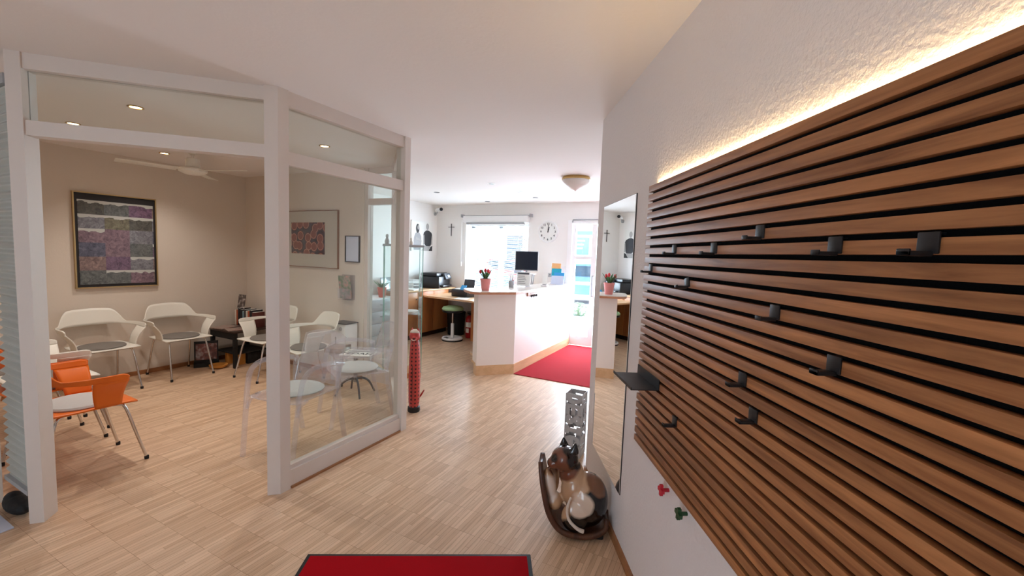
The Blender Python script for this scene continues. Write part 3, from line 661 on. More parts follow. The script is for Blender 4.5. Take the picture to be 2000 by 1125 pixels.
MB().box((.09, -.14, .17), (.12, .012, .09), Matrix.Rotation(R(-30), 3, 'X')).build('display', 'blue_paper', sp, smooth=False)
MB().lohi((-.17, -.12, .131), (.03, .06, .136)).build('paper_sheet', 'paper', sp, smooth=False)
for (x, y, a_, l_) in ((-4.0, 6.08, .3, 'white sheet lying at the front edge of the desk below the small printer'), (-3.45, 6.1, -.5, 'white sheets spread on the desk behind the counter end'), (-3.25, 5.75, .8, 'white form lying on the desk corner against the counter')):
    o = MB().box((0, 0, .0015), (.21, .297, .003)).build('paper_sheet', 'paper', smooth=False); o.location = (x, y, .756); o.rotation_euler = (0, 0, a_); tag(o, l_, 'paper')
o = MB().lohi((-.12, -.09, 0), (.12, .09, .03), bev=.008).build('desk_telephone', 'grey_plastic'); o.location = (-3.0, 5.4, .756); o.rotation_euler = (0, 0, .7); tag(o, 'pale grey desk telephone on the desk beside the counter end', 'telephone')
# laptop, letter trays, paper on cabinet worktop
lp = thing('laptop', 'open silver laptop on the cabinet worktop behind the glass display case', 'laptop', (-4.98, 5.50, .856), R(100))
MB().lohi((-.16, -.11, 0), (.16, .11, .015), bev=.004).build('keyboard', 'steel', lp)
MB().box((0, .15, .12), (.32, .01, .21), Matrix.Rotation(R(-18), 3, 'X'), bev=.003).build('screen_lid', 'steel', lp)
o = MB().lohi((-.15, -.105, 0), (.15, .105, .02)).build('paper_stack', 'paper', smooth=False); o.location = (-4.93, 5.80, .856); o.rotation_euler = (0, 0, .2); tag(o, 'low stack of white paper on the cabinet worktop before the printer', 'paper')
lt = thing('letter_trays', 'stack of white letter trays on the cabinet worktop behind the display case', 'letter tray', (-5.05, 6.02, .856), R(8))
for k in range(3):
    MB().lohi((-.13, -.11, .002 + k * .06), (.1, .11, .008 + k * .06)).lohi((-.13, -.11, .008 + k * .06), (.1, -.105, .05 + k * .06)).lohi((-.13, .105, .008 + k * .06), (.1, .11, .05 + k * .06)).lohi((-.13, -.11, .008 + k * .06), (-.125, .11, .058 + k * .06)).build('tray', 'white', lt, smooth=False)
fp = thing('potted_plant', 'small plant in a terracotta pot on the drawer unit behind the glass', 'plant', (-4.9, 5.12, .781))
MB().lathe([(.05, 0), (.07, .14), (.075, .14), (.075, .16), (.065, .16), (.05, .13)]).build('pot', 'terracotta', fp)
e = MB()
for k in range(26):
    a_ = k * 2.4; rr_ = .03 + .002 * k; e.tube([(0, 0, .13), (rr_ * math.cos(a_), rr_ * math.sin(a_), .2), (1.8 * rr_ * math.cos(a_), 1.8 * rr_ * math.sin(a_), .21 + .002 * k)], [.008, .002], n=5)
e.build('leaves', 'leaf', fp)

# green stool, bin, extinguisher
st = thing('active_stool', 'height adjustable stool with pale green seat and white ring base', 'stool', (-4.22, 6.13, 0))
MB().lathe([(.02, .515), (.15, .52), (.185, .54), (.19, .56), (.17, .59), (.10, .608), (.01, .612)], n=32).build('seat', 'stool_green', st)
MB().lathe([(.17, .50), (.185, .51), (.187, .535), (.10, .53), (.01, .53)], n=32).build('seat_shell', 'black_plastic', st)
MB().cyl((0, 0, .28), (0, 0, .52), .014).build('piston', 'chrome', st)
MB().lathe([(.03, .03), (.03, .29), (.024, .30), (.015, .30)]).build('column', 'white', st)
b1 = MB().tube([(.165 * math.cos(2 * math.pi * k / 24), .165 * math.sin(2 * math.pi * k / 24), .036) for k in range(24)], .022, smooth=0, closed=True)
for k in range(3):
    a_ = k * 2.094 + .6; b1.cyl((0, 0, .034), (.165 * math.cos(a_), .165 * math.sin(a_), .034), .02)
b1.build('ring_base', 'white', st)
MB().lathe([(.15, 0), (.18, .0), (.186, .018), (.15, .018)], n=32, cap=False).build('rubber_rim', 'rubber', st)
o = MB().lathe([(.15, 0), (.175, .40), (.18, .43), (.17, .43), (.145, .02), (.01, .02)], n=28).build('waste_bin', 'black_matt'); o.location = (-4.48, 6.62, 0); tag(o, 'black round waste bin standing under the desk behind the green stool', 'bin')
ex = thing('fire_extinguisher', 'red fire extinguisher standing under the desk right of the stool', 'fire extinguisher', (-4.32, 6.50, 0))
ex.location = (-4.10, 6.50, 0)
MB().lathe([(.07, 0), (.075, .01), (.075, .33), (.06, .38), (.025, .41)]).build('cylinder', 'ext_red', ex)
MB().lathe([(.022, .405), (.024, .44), (.01, .45)]).lohi((-.012, -.07, .445), (.012, .03, .46)).lohi((-.012, -.08, .47), (.012, .02, .482)).build('valve', 'black_metal', ex)
MB().tube([(0, -.03, .44), (.06, -.05, .42), (.09, -.02, .25), (.085, 0, .1)], .009).build('hose', 'black_matt', ex)
MB().lathe([(.0765, .2), (.0765, .29)], n=24, cap=False).build('label_band', 'paper', ex)
MB().lohi((-.03, -.079, .10), (.03, -.074, .18)).build('inspection_tag', 'paper', ex, smooth=False)
co_ = MB().lohi((-.13, -.18, 0), (.13, .18, .42), bev=.01).build('computer_tower', 'black_matt'); co_.location = (-3.72, 6.62, 0); tag(co_, 'black computer tower standing under the desk right of the extinguisher', 'computer')
o = MB().lathe([(.03, 0), (.045, .05), (.04, .10), (.02, .13), (.018, .16)], n=14).build('vase', 'dark_wood'); o.location = (-2.83, 4.98, .211); tag(o, 'small dark brown vase standing on the low shelf at the counter end', 'vase')

# things on the counter
def tulips(loc, label):
    t_ = thing('potted_tulips', label, 'plant', loc)
    MB().lathe([(.05, 0), (.066, .13), (.07, .13), (.072, .15), (.064, .15), (.06, .13), (.01, .125)]).build('pot', 'pink_pot', t_)
    e = MB().lathe([(.01, .128), (.06, .13)], cap=False); e.build('soil', 'soil', t_)
    for k in range(7):
        a_ = k * .9 + .3; tl = .05 + .028 * (k % 3)
        lf_ = [(0, 0, .12), (.5 * tl * math.cos(a_), .5 * tl * math.sin(a_), .20), (1.35 * tl * math.cos(a_), 1.35 * tl * math.sin(a_), .25 + .02 * (k % 2))]
        e = MB(); P = [Vector(p) for p in lf_]
        def fn(u, v, P=P, a_=a_):
            p = P[0] * (1 - u) ** 2 + P[1] * 2 * u * (1 - u) + P[2] * u * u
            sd = Vector((-math.sin(a_), math.cos(a_), 0)); return p + sd * (v - .5) * .036 * math.sin(math.pi * min(.97, u * .85 + .12))
        e.grid(fn, 8, 3).build('leaf', 'leaf', t_, solid=.002)
    for k in range(4):
        a_ = k * 1.7 + .5; r_ = .045 + .012 * k; x, y, z = r_ * math.cos(a_), r_ * math.sin(a_), .215 + .014 * (k % 2)
        s_ = MB().tube([(0, 0, .12), (x * .6, y * .6, .17), (x, y, z)], .0035, n=6).build('stem', 'leaf', t_)
        MB().lathe([(.004, 0), (.017, .012), (.019, .028), (.012, .045), (.004, .05)], (x, y, z - .004), n=10).build('blossom', 'tulip_red', s_)
    return t_
tulips((-2.72, 4.66, 1.072), 'pink pot of red tulips standing on the rounded counter end')
pc = thing('pen_cup', 'small grey cup holding white pens on the counter beside the tulips', 'pen cup', (-2.62, 5.02, 1.072))
pc.location = (-2.70, 5.35, 1.072)
MB().lathe([(.038, 0), (.04, .10), (.036, .10), (.034, .006), (.004, .006)]).build('cup', 'grey_plastic', pc)
for k in range(4):
    a_ = k * 1.6 + .4; MB().cyl((.012 * math.cos(a_), .012 * math.sin(a_), .01), (.05 * math.cos(a_), .05 * math.sin(a_), .165), .004, n=6).build('pen', 'white' if k % 2 else 'grey_plastic', pc)
sh = thing('notice_holder', 'clear upright holder with a printed white notice on the counter', 'sign holder', (-2.66, 5.66, 1.072), R(14))
MB().lohi((-.10, -.03, 0), (.10, .04, .006)).lohi((-.10, -.004, .006), (.10, 0, .22)).build('stand', 'acrylic', sh, smooth=False)
f_ = MB().lohi((-.095, -.008, .012), (.095, -.0045, .215)).build('notice', 'paper', sh, smooth=False)
MB().lohi((-.085, -.0095, .18), (.085, -.0082, .205)).build('header_bar', 'dark_grey', f_, smooth=False)
for k in range(5): MB().lohi((-.08, -.0095, .15 - .026 * k), (.02 + .012 * (k % 3), -.0082, .156 - .026 * k)).build('text_line', 'dark_grey', f_, smooth=False)
cs = thing('card_stand', 'small blank white card standing on the counter left of the brochure stand', 'card', (-2.60, 6.34, 1.072), R(14))
MB().lohi((-.035, -.02, 0), (.035, .02, .01)).build('foot', 'white', cs, smooth=False); MB().box((0, 0, .085), (.075, .004, .15)).build('card', 'paper', cs, smooth=False)
o = MB().lohi((-.05, -.035, 0), (.05, .035, .03), bev=.005).build('card_tray', 'white'); o.location = (-2.44, 5.95, 1.072); tag(o, 'small white business card tray at the front edge of the counter', 'card tray')
MB().lohi((-.03, -.02, .03), (.03, .02, .034)).build('card_stack', 'black_matt', o, smooth=False)
bs = thing('brochure_stand', 'stepped clear stand with orange, teal and white leaflets at the counter end', 'leaflet stand', (-2.49, 6.62, 1.072), R(14))
tilt = Matrix.Rotation(R(-14), 3, 'X')
MB().box((0, .06, .15), (.24, .005, .30), tilt).lohi((-.12, -.11, 0), (.12, .12, .006)).build('stand', 'acrylic', bs, smooth=False)
MB().box((-.03, .03, .27), (.15, .012, .15), tilt).build('leaflets', 'orange_paper', bs, smooth=False)
MB().box((-.02, -.0, .19), (.16, .012, .14), tilt).build('leaflets', 'teal', bs, smooth=False)
MB().box((.03, -.035, .14), (.17, .012, .11), tilt).build('leaflets', 'blue_paper', bs, smooth=False)
MB().box((.01, -.075, .075), (.2, .012, .14), tilt).build('leaflets', 'pale_paper', bs, smooth=False)
mn = thing('monitor', 'black screened computer monitor with silver frame turned towards the hall', 'monitor', (-2.86, 6.18, .756), R(22))
MB().lohi((-.12, -.03, 0), (.12, .13, .012), bev=.004).build('base', 'steel', mn)
MB().tube([(0, .08, .01), (0, .08, .45), (0, .05, .68)], .018, smooth=2).build('arm', 'steel', mn)
MB().lohi((-.185, -.01, .53), (.185, .035, .845), bev=.008).build('housing', 'grey_plastic', mn)
MB().lohi((-.175, -.014, .545), (.175, -.010, .835)).build('screen', 'screen', mn, smooth=False)
ms = thing('document_stand', 'grey wire stand carrying papers under the monitor behind the counter', 'stand', (-3.08, 6.5, .756), R(10))
MB().lohi((-.25, -.09, .46), (.22, .09, .475)).build('shelf', 'white', ms, smooth=False)
for x in (-.2, .17): MB().cyl((x - .03, -.06, 0), (x + .02, -.06, .46), .008).build('leg', 'steel', ms)
for x in (-.2, .17): MB().cyl((x - .03, .06, 0), (x + .02, .06, .46), .008).build('leg', 'steel', ms)
o = MB().lohi((-.1, -.05, 0), (.05, .05, .05), bev=.01).build('tissue_box', 'pale_paper'); o.location = (-3.12, 6.49, 1.2315); tag(o, 'small pale box on the wire stand beneath the monitor', 'box')
# key hooks under the counter top
kh = thing('key_rack', 'small wooden key rack on the white counter side', 'key rack', (-2.379, 5.35, .985))
MB().lohi((0, -.16, 0), (.014, -.11, .05), bev=.002).lohi((0, -.11, .012), (.01, .16, .03)).build('rail', 'beech_edge', kh)
for k in range(4):
    t_ = thing('key', ('leftmost dark key on the key rack, nearest the wood block', 'second dark key from the left on the counter key rack', 'third dark key from the left on the counter key rack', 'rightmost dark key on the counter key rack')[k], 'key', (-2.366, 5.30 + .058 * k, .985), 0, 'keys hanging on the counter rack')
    MB().lathe([(.003, 0), (.014, .008), (.014, .02), (.004, .03)], (.006, 0, -.018), n=10).build('bow', 'black_matt', t_); MB().lohi((.004, -.004, -.03), (.008, .004, -.012)).build('shaft', 'black_matt', t_, smooth=False)

# ------------------------------------------------------------------ reception walls
ck = thing('wall_clock', 'round white wall clock with black numerals showing twelve', 'clock', (-2.845, 7.02, 1.958))
rx = Matrix.Rotation(R(90), 3, 'X')
MB().lathe([(.19, 0), (.192, .03), (.185, .045), (.172, .045), (.168, .03)], n=48, rot=rx, cap=False).build('rim', 'white', ck)
MB().lathe([(.001, .027), (.172, .028)], n=48, rot=rx, cap=False).build('dial', 'paper', ck)
for k in range(1, 13):
    a_ = R(90 - 30 * k); text_mesh('numeral', str(k), .05, 'ink', ck, (.135 * math.cos(a_), -.030, .135 * math.sin(a_)), (R(90), 0, 0), offset=.0012)
MB().box((.002, -.034, .055), (.009, .002, .14), Matrix.Rotation(R(2), 3, 'Y')).build('minute_hand', 'ink', ck, smooth=False)
MB().box((.012, -.036, .035), (.012, .002, .10), Matrix.Rotation(R(14), 3, 'Y')).build('hour_hand', 'ink', ck, smooth=False)
MB().cyl((0, -.028, 0), (0, -.038, 0), .008).build('hub', 'ink', ck)
o = MB().lohi((-.005, -.012, -.12), (.005, 0, .12)).lohi((-.07, -.012, .048), (.07, 0, .057)).build('crucifix', 'ink', smooth=False); o.location = (-4.915, 7.02, 1.98); tag(o, 'thin dark cross hanging on the back wall left of the window', 'cross')
cv = thing('security_camera', 'white bullet security camera on a bracket in the reception corner', 'security camera', (-5.27, 6.94, 2.29))
MB().cyl((0, 0, 0), (.02, 0, 0), .035).build('mount', 'grey_plastic', cv)
MB().tube([(.02, 0, 0), (.06, -.02, .0), (.10, -.05, .04)], .012).build('arm', 'grey_plastic', cv)
MB().cyl((.07, -.03, .065), (.22, -.10, .075), .034).build('housing', 'white', cv)
MB().cyl((.218, -.099, .075), (.24, -.11, .076), .032).build('lens', 'black_plastic', cv)
pt = thing('portrait_canvas', 'black and white portrait canvas of two standing people on the reception wall', 'picture', (-5.27, 6.52, 1.56))
MB().lohi((0, -.30, -.02), (.03, .32, .55)).build('canvas', 'paper', pt, smooth=False)
fr = lambda x, y, z: (z, x, y)
def flat(name, poly, x0, mat, par=pt): return MB().prism(poly, .0302 + x0 * 2, .0318 + x0 * 2, frame=fr).build(name, mat, par, smooth=False)
def oval(cx, cy, rx_, ry_, n=20): return [(cx + rx_ * math.cos(2 * math.pi * k / n), cy + ry_ * math.sin(2 * math.pi * k / n)) for k in range(n)]
flat('woman_torso', [(-.24, .0), (-.25, .12), (-.235, .24), (-.20, .31), (-.15, .335), (-.11, .335), (-.07, .315), (-.03, .26), (-.02, .15), (-.03, 0)], 0, 'shirt_light')
flat('woman_hair', oval(-.135, .405, .048, .085), .001, 'hair_grey'); flat('woman_face', oval(-.122, .425, .028, .043), .002, 'skin_grey')
flat('woman_arm', [(-.2, .20), (-.02, .15), (-.02, .19), (-.19, .25)], .002, 'skin_grey')
flat('man_torso', [(.065, .12), (.05, .22), (.035, .30), (.055, .345), (.10, .37), (.13, .385), (.18, .385), (.23, .37), (.28, .345), (.305, .30), (.285, .22), (.27, .10), (.22, .08), (.12, .08)], .001, 'shirt_dark')
flat('man_arm', [(.03, .10), (.03, .26), (.06, .30), (.07, .12)], .002, 'skin_grey'); flat('man_arm', [(.27, .12), (.29, .3), (.31, .27), (.31, .1)], .002, 'skin_grey')
flat('man_head', oval(.155, .455, .042, .062), .002, 'skin_grey'); flat('man_trousers', [(.20, -.01), (.31, -.01), (.31, .09), (.26, .07)], .002, 'hair_grey'); flat('seat_edge', [(-.02, -.01), (.2, -.01), (.27, .10), (.1, .08), (-.02, .0)], 0, 'skin_grey')
so = MB().lohi((-.035, -.012, -.035), (.035, 0, .035), bev=.003).build('wall_socket', 'grey_plastic'); so.location = (-2.78, 7.02, 1.20); tag(so, 'small square wall socket on the back wall below the clock', 'socket')
MB().cyl((0, -.011, .005), (0, -.014, .005), .008).build('socket_hole', 'black_matt', so)
# ceiling lights
dl = thing('ceiling_lamp', 'white glass dome ceiling lamp with thin brass rim near the entrance', 'ceiling lamp', (-1.63, 4.80, H))
MB().lathe([(.155, 0), (.165, -.02), (.165, -.035), (.15, -.035)], n=40).build('rim', 'brass', dl)
MB().lathe([(.158, -.036), (.15, -.06), (.115, -.10), (.06, -.135), (.02, -.15), (.008, -.16), (.001, -.162)], n=40, cap=False).build('dome', 'lamp_dome', dl)
def spot(x, y, lit, label, group):
    t_ = thing('recessed_spotlight', label, 'ceiling light', (x, y, H), 0, group)
    MB().lathe([(.045, 0), (.047, -.004), (.036, -.006), (.034, 0)], n=24, cap=False).build('ring', 'steel' if not lit else 'brass', t_)
    MB().lathe([(.001, -.0015), (.034, -.002)], n=24, cap=False).build('bulb', 'spot_glow' if lit else 'grey_plastic', t_)
    if lit:
        l = bpy.data.lights.new('spot_light', 'SPOT'); l.energy = 33; l.color = (1, .90, .82); l.spot_size = R(125); l.spot_blend = .8; l.shadow_soft_size = .03
        lo = bpy.data.objects.new('spot_light', l); lo.location = (x, y, H - .012); COL.objects.link(lo)
    return t_
spot(-3.713, 1.507, 1, 'lit recessed spotlight nearest the hall corner post, the largest one', 'lit spotlights in the waiting room ceiling')
spot(-4.752, 1.518, 1, 'lit recessed spotlight, leftmost in the waiting room ceiling', 'lit spotlights in the waiting room ceiling')
spot(-5.299, 2.381, 1, 'lit recessed spotlight left of the ceiling fan', 'lit spotlights in the waiting room ceiling')
spot(-3.331, 2.738, 1, 'lit recessed spotlight seen through the hall side transom pane', 'lit spotlights in the waiting room ceiling')
for x, y, l_ in ((-2.839, 4.939, 'unlit recessed spotlight, nearest one in the reception ceiling'), (-4.099, 5.435, 'unlit recessed spotlight, leftmost one in the reception ceiling'), (-2.782, 5.657, 'unlit recessed spotlight in the middle of the reception ceiling'), (-2.809, 6.316, 'unlit recessed spotlight, rightmost towards the reception back wall'), (-3.868, 6.604, 'unlit recessed spotlight above the reception window')):
    spot(x, y, 0, l_, 'unlit spotlights in the reception ceiling')
fn_ = thing('ceiling_fan', 'white ceiling fan with slim blades in the waiting room', 'ceiling fan', (-4.93, 2.46, H))
MB().lathe([(.035, 0), (.035, -.02), (.012, -.035), (.012, -.08)], n=20).build('rod', 'white_shell', fn_)
MB().lathe([(.05, -.065), (.06, -.08), (.062, -.15), (.055, -.158)], n=24).build('collar', 'white_shell', fn_)
MB().lathe([(.055, -.155), (.11, -.165), (.125, -.18), (.12, -.2), (.07, -.225), (.01, -.232)], n=32).build('motor', 'white_shell', fn_)
for a_ in (-104, 16, 136):
    e = MB(); e.box((.36, 0, 0), (.46, .115, .006), Matrix.Rotation(R(9), 3, 'X'), bev=.002).box((.12, 0, 0), (.10, .03, .006))
    b_o = e.build('blade', 'white_shell', fn_); b_o.location = (0, 0, -.185); b_o.rotation_euler = (0, 0, R(a_))

# ------------------------------------------------------------------ glass display case + red cat
vc = thing('display_case', 'tall glass display case with a wooden top behind the far partition', 'display case', (-3.525, 4.03, 0), R(45))
MB().lohi((-.22, -.18, 0), (.22, .18, .06)).build('base', 'beech', vc, smooth=False)
MB().lohi((-.235, -.19, 1.585), (.235, .19, 1.61), bev=.002).build('top', 'grey_plastic', vc)
MB().lohi((-.22, -.176, .06), (.22, -.170, 1.585)).lohi((-.22, .170, .06), (.22, .176, 1.585)).lohi((-.22, -.17, .06), (-.214, .17, 1.585)).lohi((.214, -.17, .06), (.22, .17, 1.585)).build('glass_walls', 'showcase_glass', vc, smooth=False)
e = MB()
for x in (-.22, .22):
    for y in (-.176, .176): e.lohi((x - .004, y - .004, .06), (x + .004, y + .004, 1.585))
e.build('corner_edges', 'glass_edge', vc, smooth=False)
for z in (.77, 1.15): MB().lohi((-.21, -.165, z), (.21, .165, z + .008)).build('shelf', 'showcase_glass', vc, smooth=False)
def figurine(x, y, z, h, mat, label):
    o = MB().lathe([(h * .22, 0), (h * .24, h * .3), (h * .14, h * .55), (h * .1, h * .62), (h * .15, h * .75), (h * .13, h * .92), (h * .03, h)], n=16).build('figurine', mat); o.location = (x, y, z); tag(o, label, 'figurine'); return o
figurine(-3.46, 4.10, 1.611, .09, 'book_d', 'cream figurine on top of the display case, nearest the portrait')
figurine(-3.66, 3.90, 1.611, .12, 'stand_grey', 'grey figurine on the left end of the display case top')
figurine(-3.60, 4.05, 1.611, .08, 'book_b', 'small black figurine on the display case top')
o = MB().lathe([(.03, 0), (.09, .012), (.12, .03), (.115, .03), (.08, .018), (.01, .012)], n=28).build('dish', 'white'); o.location = (-3.45, 4.06, .779); tag(o, 'white shallow dish on the lower glass shelf of the display case', 'dish')

rc = thing('cat_sculpture', 'tall slim red wooden cat with black spots standing at the far partition post', 'sculpture', (-2.60, 3.16, 0), R(20))
e = MB(); e.lathe([(.045, .045), (.052, .1), (.055, .3), (.052, .5), (.046, .62), (.040, .68), (.03, .70)], n=20, sc=(1, 1.1, 1)); e.build('body', 'cat_spotted', rc)
hd = MB().ell((0, -.01, .735), (.052, .05, .055), 3).ell((.012, -.05, .72), (.026, .03, .024), 2)
for x in (-.03, .03): hd.lathe([(.018, 0), (.012, .02), (.002, .042)], (x, 0, .775), n=8)
hd.build('head', 'cat_red', rc, remesh=.006)
MB().ell((0, -.008, .772), (.044, .04, .028), 3).build('crown_patch', 'cat_white', rc)
MB().tube([(.0, -.0595, .12), (.0, -.0605, .3), (.0, -.058, .46)], .003, n=6).build('leg_groove', 'book_e', rc)
MB().ell((.016, -.076, .722), (.009, .006, .007), 2).build('nose', 'black_matt', rc)
MB().tube([(-.012, -.062, .715), (.01, -.079, .705), (.032, -.066, .712)], .004, n=6).build('muzzle_ring', 'cat_white', rc)
MB().lathe([(.055, .0), (.06, .01), (.058, .045), (.045, .055)], n=20).build('base', 'black_metal', rc)
MB().tube([(0, .05, .1), (.03, .09, .12), (.075, .07, .19)], [.012, .006]).build('tail', 'cat_red', rc)

# ------------------------------------------------------------------ wall panel, mirror, hooks, shelf, LED on the slanted wall
# local axes on that wall: x runs away along the wall, y points into the room
wp = wall_thing('slatted_wall_panel', 'large brown wooden slat panel with black gaps on the right wall', 'wall panel', -.37, .709)
LP = -2.42
MB().lohi((LP, 0, .004), (-.004, .012, 1.148)).build('backing', 'felt', wp, smooth=False)
e = MB()
for k in range(30): e.lohi((LP, .0121, k * .0388), (0, .031, k * .0388 + .0265), bev=.0012)
e.build('slats', 'slat_wood', wp)
o = MB().lohi((LP + .02, .003, 0), (-.03, .011, .006)).build('led_strip', 'led_glow', smooth=False)
o.location = wallp(-.37, 0, .709 + 1.1535); o.rotation_euler = (0, 0, math.atan2(T.y, T.x)); tag(o, 'glowing warm white light strip along the top of the slat panel', 'light strip')
mi = wall_thing('wall_mirror', 'tall frameless mirror on the right wall between slat panel and corner', 'mirror', .18, .295)
MB().lohi((-.312, .0, 0), (.312, .004, 1.572)).build('backing', 'black_metal', mi, smooth=False)
MB().lohi((-.309, .0042, .003), (.309, .007, 1.569)).build('mirror_glass', 'mirror', mi, smooth=False)
# bevel: vents seen in mirror are real marks on the ceiling; hooks
hooks = [(-0.684, 22, 0, 'black hook on the slat panel, leftmost of the upper row'),
         (-0.97, 22, 0, 'black hook on the slat panel, second of the upper row from the mirror'),
         (-1.192, 23, 0, 'highest black hook on the slat panel'),
         (-1.435, 22, 0, 'large black hook between the highest hook and the rightmost hook'),
         (-1.616, 22, 0, 'rightmost and nearest black hook on the slat panel'),
         (-0.457, 20, 0, 'black hook at the left edge of the slat panel next to the mirror'),
         (-0.807, 19, 14, 'slightly tilted black hook below the upper row of the slat panel'),
         (-1.274, 18, 0, 'black hook alone in the middle of the slat panel'),
         (-1.46, 16, 0, 'black hook at middle right, lowest of the big near hooks'),
         (-1.168, 13, 0, 'black hook at the lower middle, above the lowest pair'),
         (-1.225, 11, 0, 'black hook low on the slat panel, directly below another hook'),
         (-0.782, 6, 0, 'lowest black hook on the slat panel, right of the small shelf')]
hk = None
for i, (s_, z_, tl, lb) in enumerate(hooks):
    zz = .709 + z_ * .0388 + .0265 / 2 + .004   # z_ counts slats from the bottom
    if hk is None:
        hk = wall_thing('coat_hook', lb, 'hook', s_, zz, 'black hooks on the slat panel', off=.031)
        MB().lohi((-.017, 0.0005, -.016), (.017, .005, .018), bev=.0015).lohi((-.008, -.016, .0145), (.008, .004, .018)).build('plate', 'black_metal', hk)
        MB().lohi((-.011, .004, -.020), (.011, .044, -.012), bev=.0015).lohi((-.011, .040, -.020), (.011, .044, -.009), bev=.0015).build('peg', 'black_metal', hk)
        index_children(hk); ho = hk
    else:
        ho = copy_tree(hk); ho.location = wallp(s_, .031, zz); ho['label'] = lb
    if tl: ho.rotation_euler = (0, R(tl), math.atan2(T.y, T.x))
sf = wall_thing('hook_shelf', 'small black metal shelf hung on the left of the slat panel', 'shelf', -.50, 1.035, off=.031)
MB().lohi((-.125, .001, -.012), (.125, .004, .028)).build('back_plate', 'black_metal', sf, smooth=False)
MB().lohi((-.125, .001, -.015), (.125, .115, -.012)).lohi((-.125, .112, -.015), (.125, .115, -.004)).build('tray', 'black_metal', sf, smooth=False)
cross = [(-.010, -.034), (.010, -.034), (.010, -.011), (.032, -.011), (.032, .011), (.010, .011), (.010, .034), (-.010, .034), (-.010, .011), (-.032, .011), (-.032, -.011), (-.010, -.011)]
def crosshook(s_, z_, mat, lb, a_):
    t_ = wall_thing('cross_hook', lb, 'hook', s_, z_, 'small cross shaped hooks below the slat panel')
    p = [(x * math.cos(a_) - y * math.sin(a_), x * math.sin(a_) + y * math.cos(a_)) for x, y in cross]
    p = [(x * .62, y * .62) for x, y in p]
    MB().cyl((0, 0, 0), (0, .024, 0), .007, n=12).build('stud', mat, t_)
    MB().prism(p, .024, .036, frame=lambda x, y, z: (x, z, y)).build('cross', mat, t_, smooth=False)
crosshook(-.70, .652, 'red_paint', 'small red wooden cross hook on the white wall under the slat panel', 0)
crosshook(-.855, .655, 'green_paint', 'small dark green wooden cross hook on the white wall under the slat panel', .15)

# ------------------------------------------------------------------ carved cat in cradle, umbrella stand
cc = thing('carved_cat', 'glossy carved wooden cat in brown, cream and black sitting in a crescent cradle', 'sculpture', (-.702, 2.226, 0), R(16.9))
e = MB()
e.ell((.092, 0, .185), (.118, .105, .155)).ell((.03, -.01, .24), (.085, .075, .105)).ell((.0, 0, .325), (.070, .064, .085)).ell((-.040, -.01, .410), (.078, .072, .070)).ell((-.100, -.03, .388), (.038, .038, .034))
e.ell((-.115, -.03, .26), (.034, .038, .10), rot=Matrix.Rotation(R(-12), 3, 'Y')).ell((-.10, .05, .26), (.034, .038, .10))
e.ell((.03, -.085, .12), (.075, .035, .085)).ell((-.085, -.03, .17), (.045, .05, .05))
for x, y, tt in ((-.048, .03, -5), (.008, -.035, 10)):
    e.lathe([(.030, 0), (.024, .022), (.010, .05), (.002, .068)], (x, y, .458), n=12, rot=Matrix.Rotation(R(tt), 3, 'Y'), sc=(1, .6, 1))
e.build('cat_body', 'carved_cat', cc, remesh=.0065)
MB().tube([(.005, -.118, .25), (-.012, -.125, .19), (.0, -.128, .13), (.045, -.125, .085), (.08, -.12, .07)], [.006, .011], n=8).build('tail', 'cat_white', cc)
def cr_fn(u, v):
    P = [Vector((-.172, 0, .385)), Vector((-.150, 0, .26)), Vector((-.108, 0, .12)), Vector((-.03, 0, .035)), Vector((.10, 0, .02)), Vector((.19, 0, .05)), Vector((.205, 0, .10))]
    k = u * (len(P) - 1); i = min(int(k), len(P) - 2); f = k - i
    g = lambda j: P[max(0, min(len(P) - 1, j))]
    a, b, c, d = g(i - 1), g(i), g(i + 1), g(i + 2)
    p = .5 * ((2 * b) + (c - a) * f + (2 * a - 5 * b + 4 * c - d) * f * f + (3 * b - a - 3 * c + d) * f ** 3)
    wd = .045 + .085 * math.sin(math.pi * min(1, u * 1.05 + .02)) ** .6 if u < .97 else .05
    return (p.x, (v - .5) * 2 * wd * .95, p.z + .012 * (abs(v - .5) * 2) ** 2)
MB().grid(cr_fn, 30, 8).build('cradle', 'cradle_wood', cc, solid=.024)
MB().lohi((-.04, -.07, 0), (.19, .07, .03), bev=.008).build('base', 'black_metal', cc)
us = thing('umbrella_stand', 'square grey metal umbrella stand cut out with the letters DESIGN', 'umbrella stand', (-.968, 3.11, 0))
e = MB(); hw = .0625
for z in (0.0, .494):
    pass
e.lohi((-hw, -hw, 0), (hw, hw, .006)); 
e.build('base_plate', 'stand_grey', us, smooth=False)
e = MB(); e.lohi((-hw, -hw, .006), (-hw + .004, hw, .02)).lohi((hw - .004, -hw, .006), (hw, hw, .02)).lohi((-hw + .004, -hw, .006), (hw - .004, -hw + .004, .02)).lohi((-hw + .004, hw - .004, .006), (hw - .004, hw, .02))
for x in (-hw, hw):
    for y in (-hw, hw): e.box((x, y, .252), (.007, .007, .492))
e.build('frame', 'stand_grey', us, smooth=False)
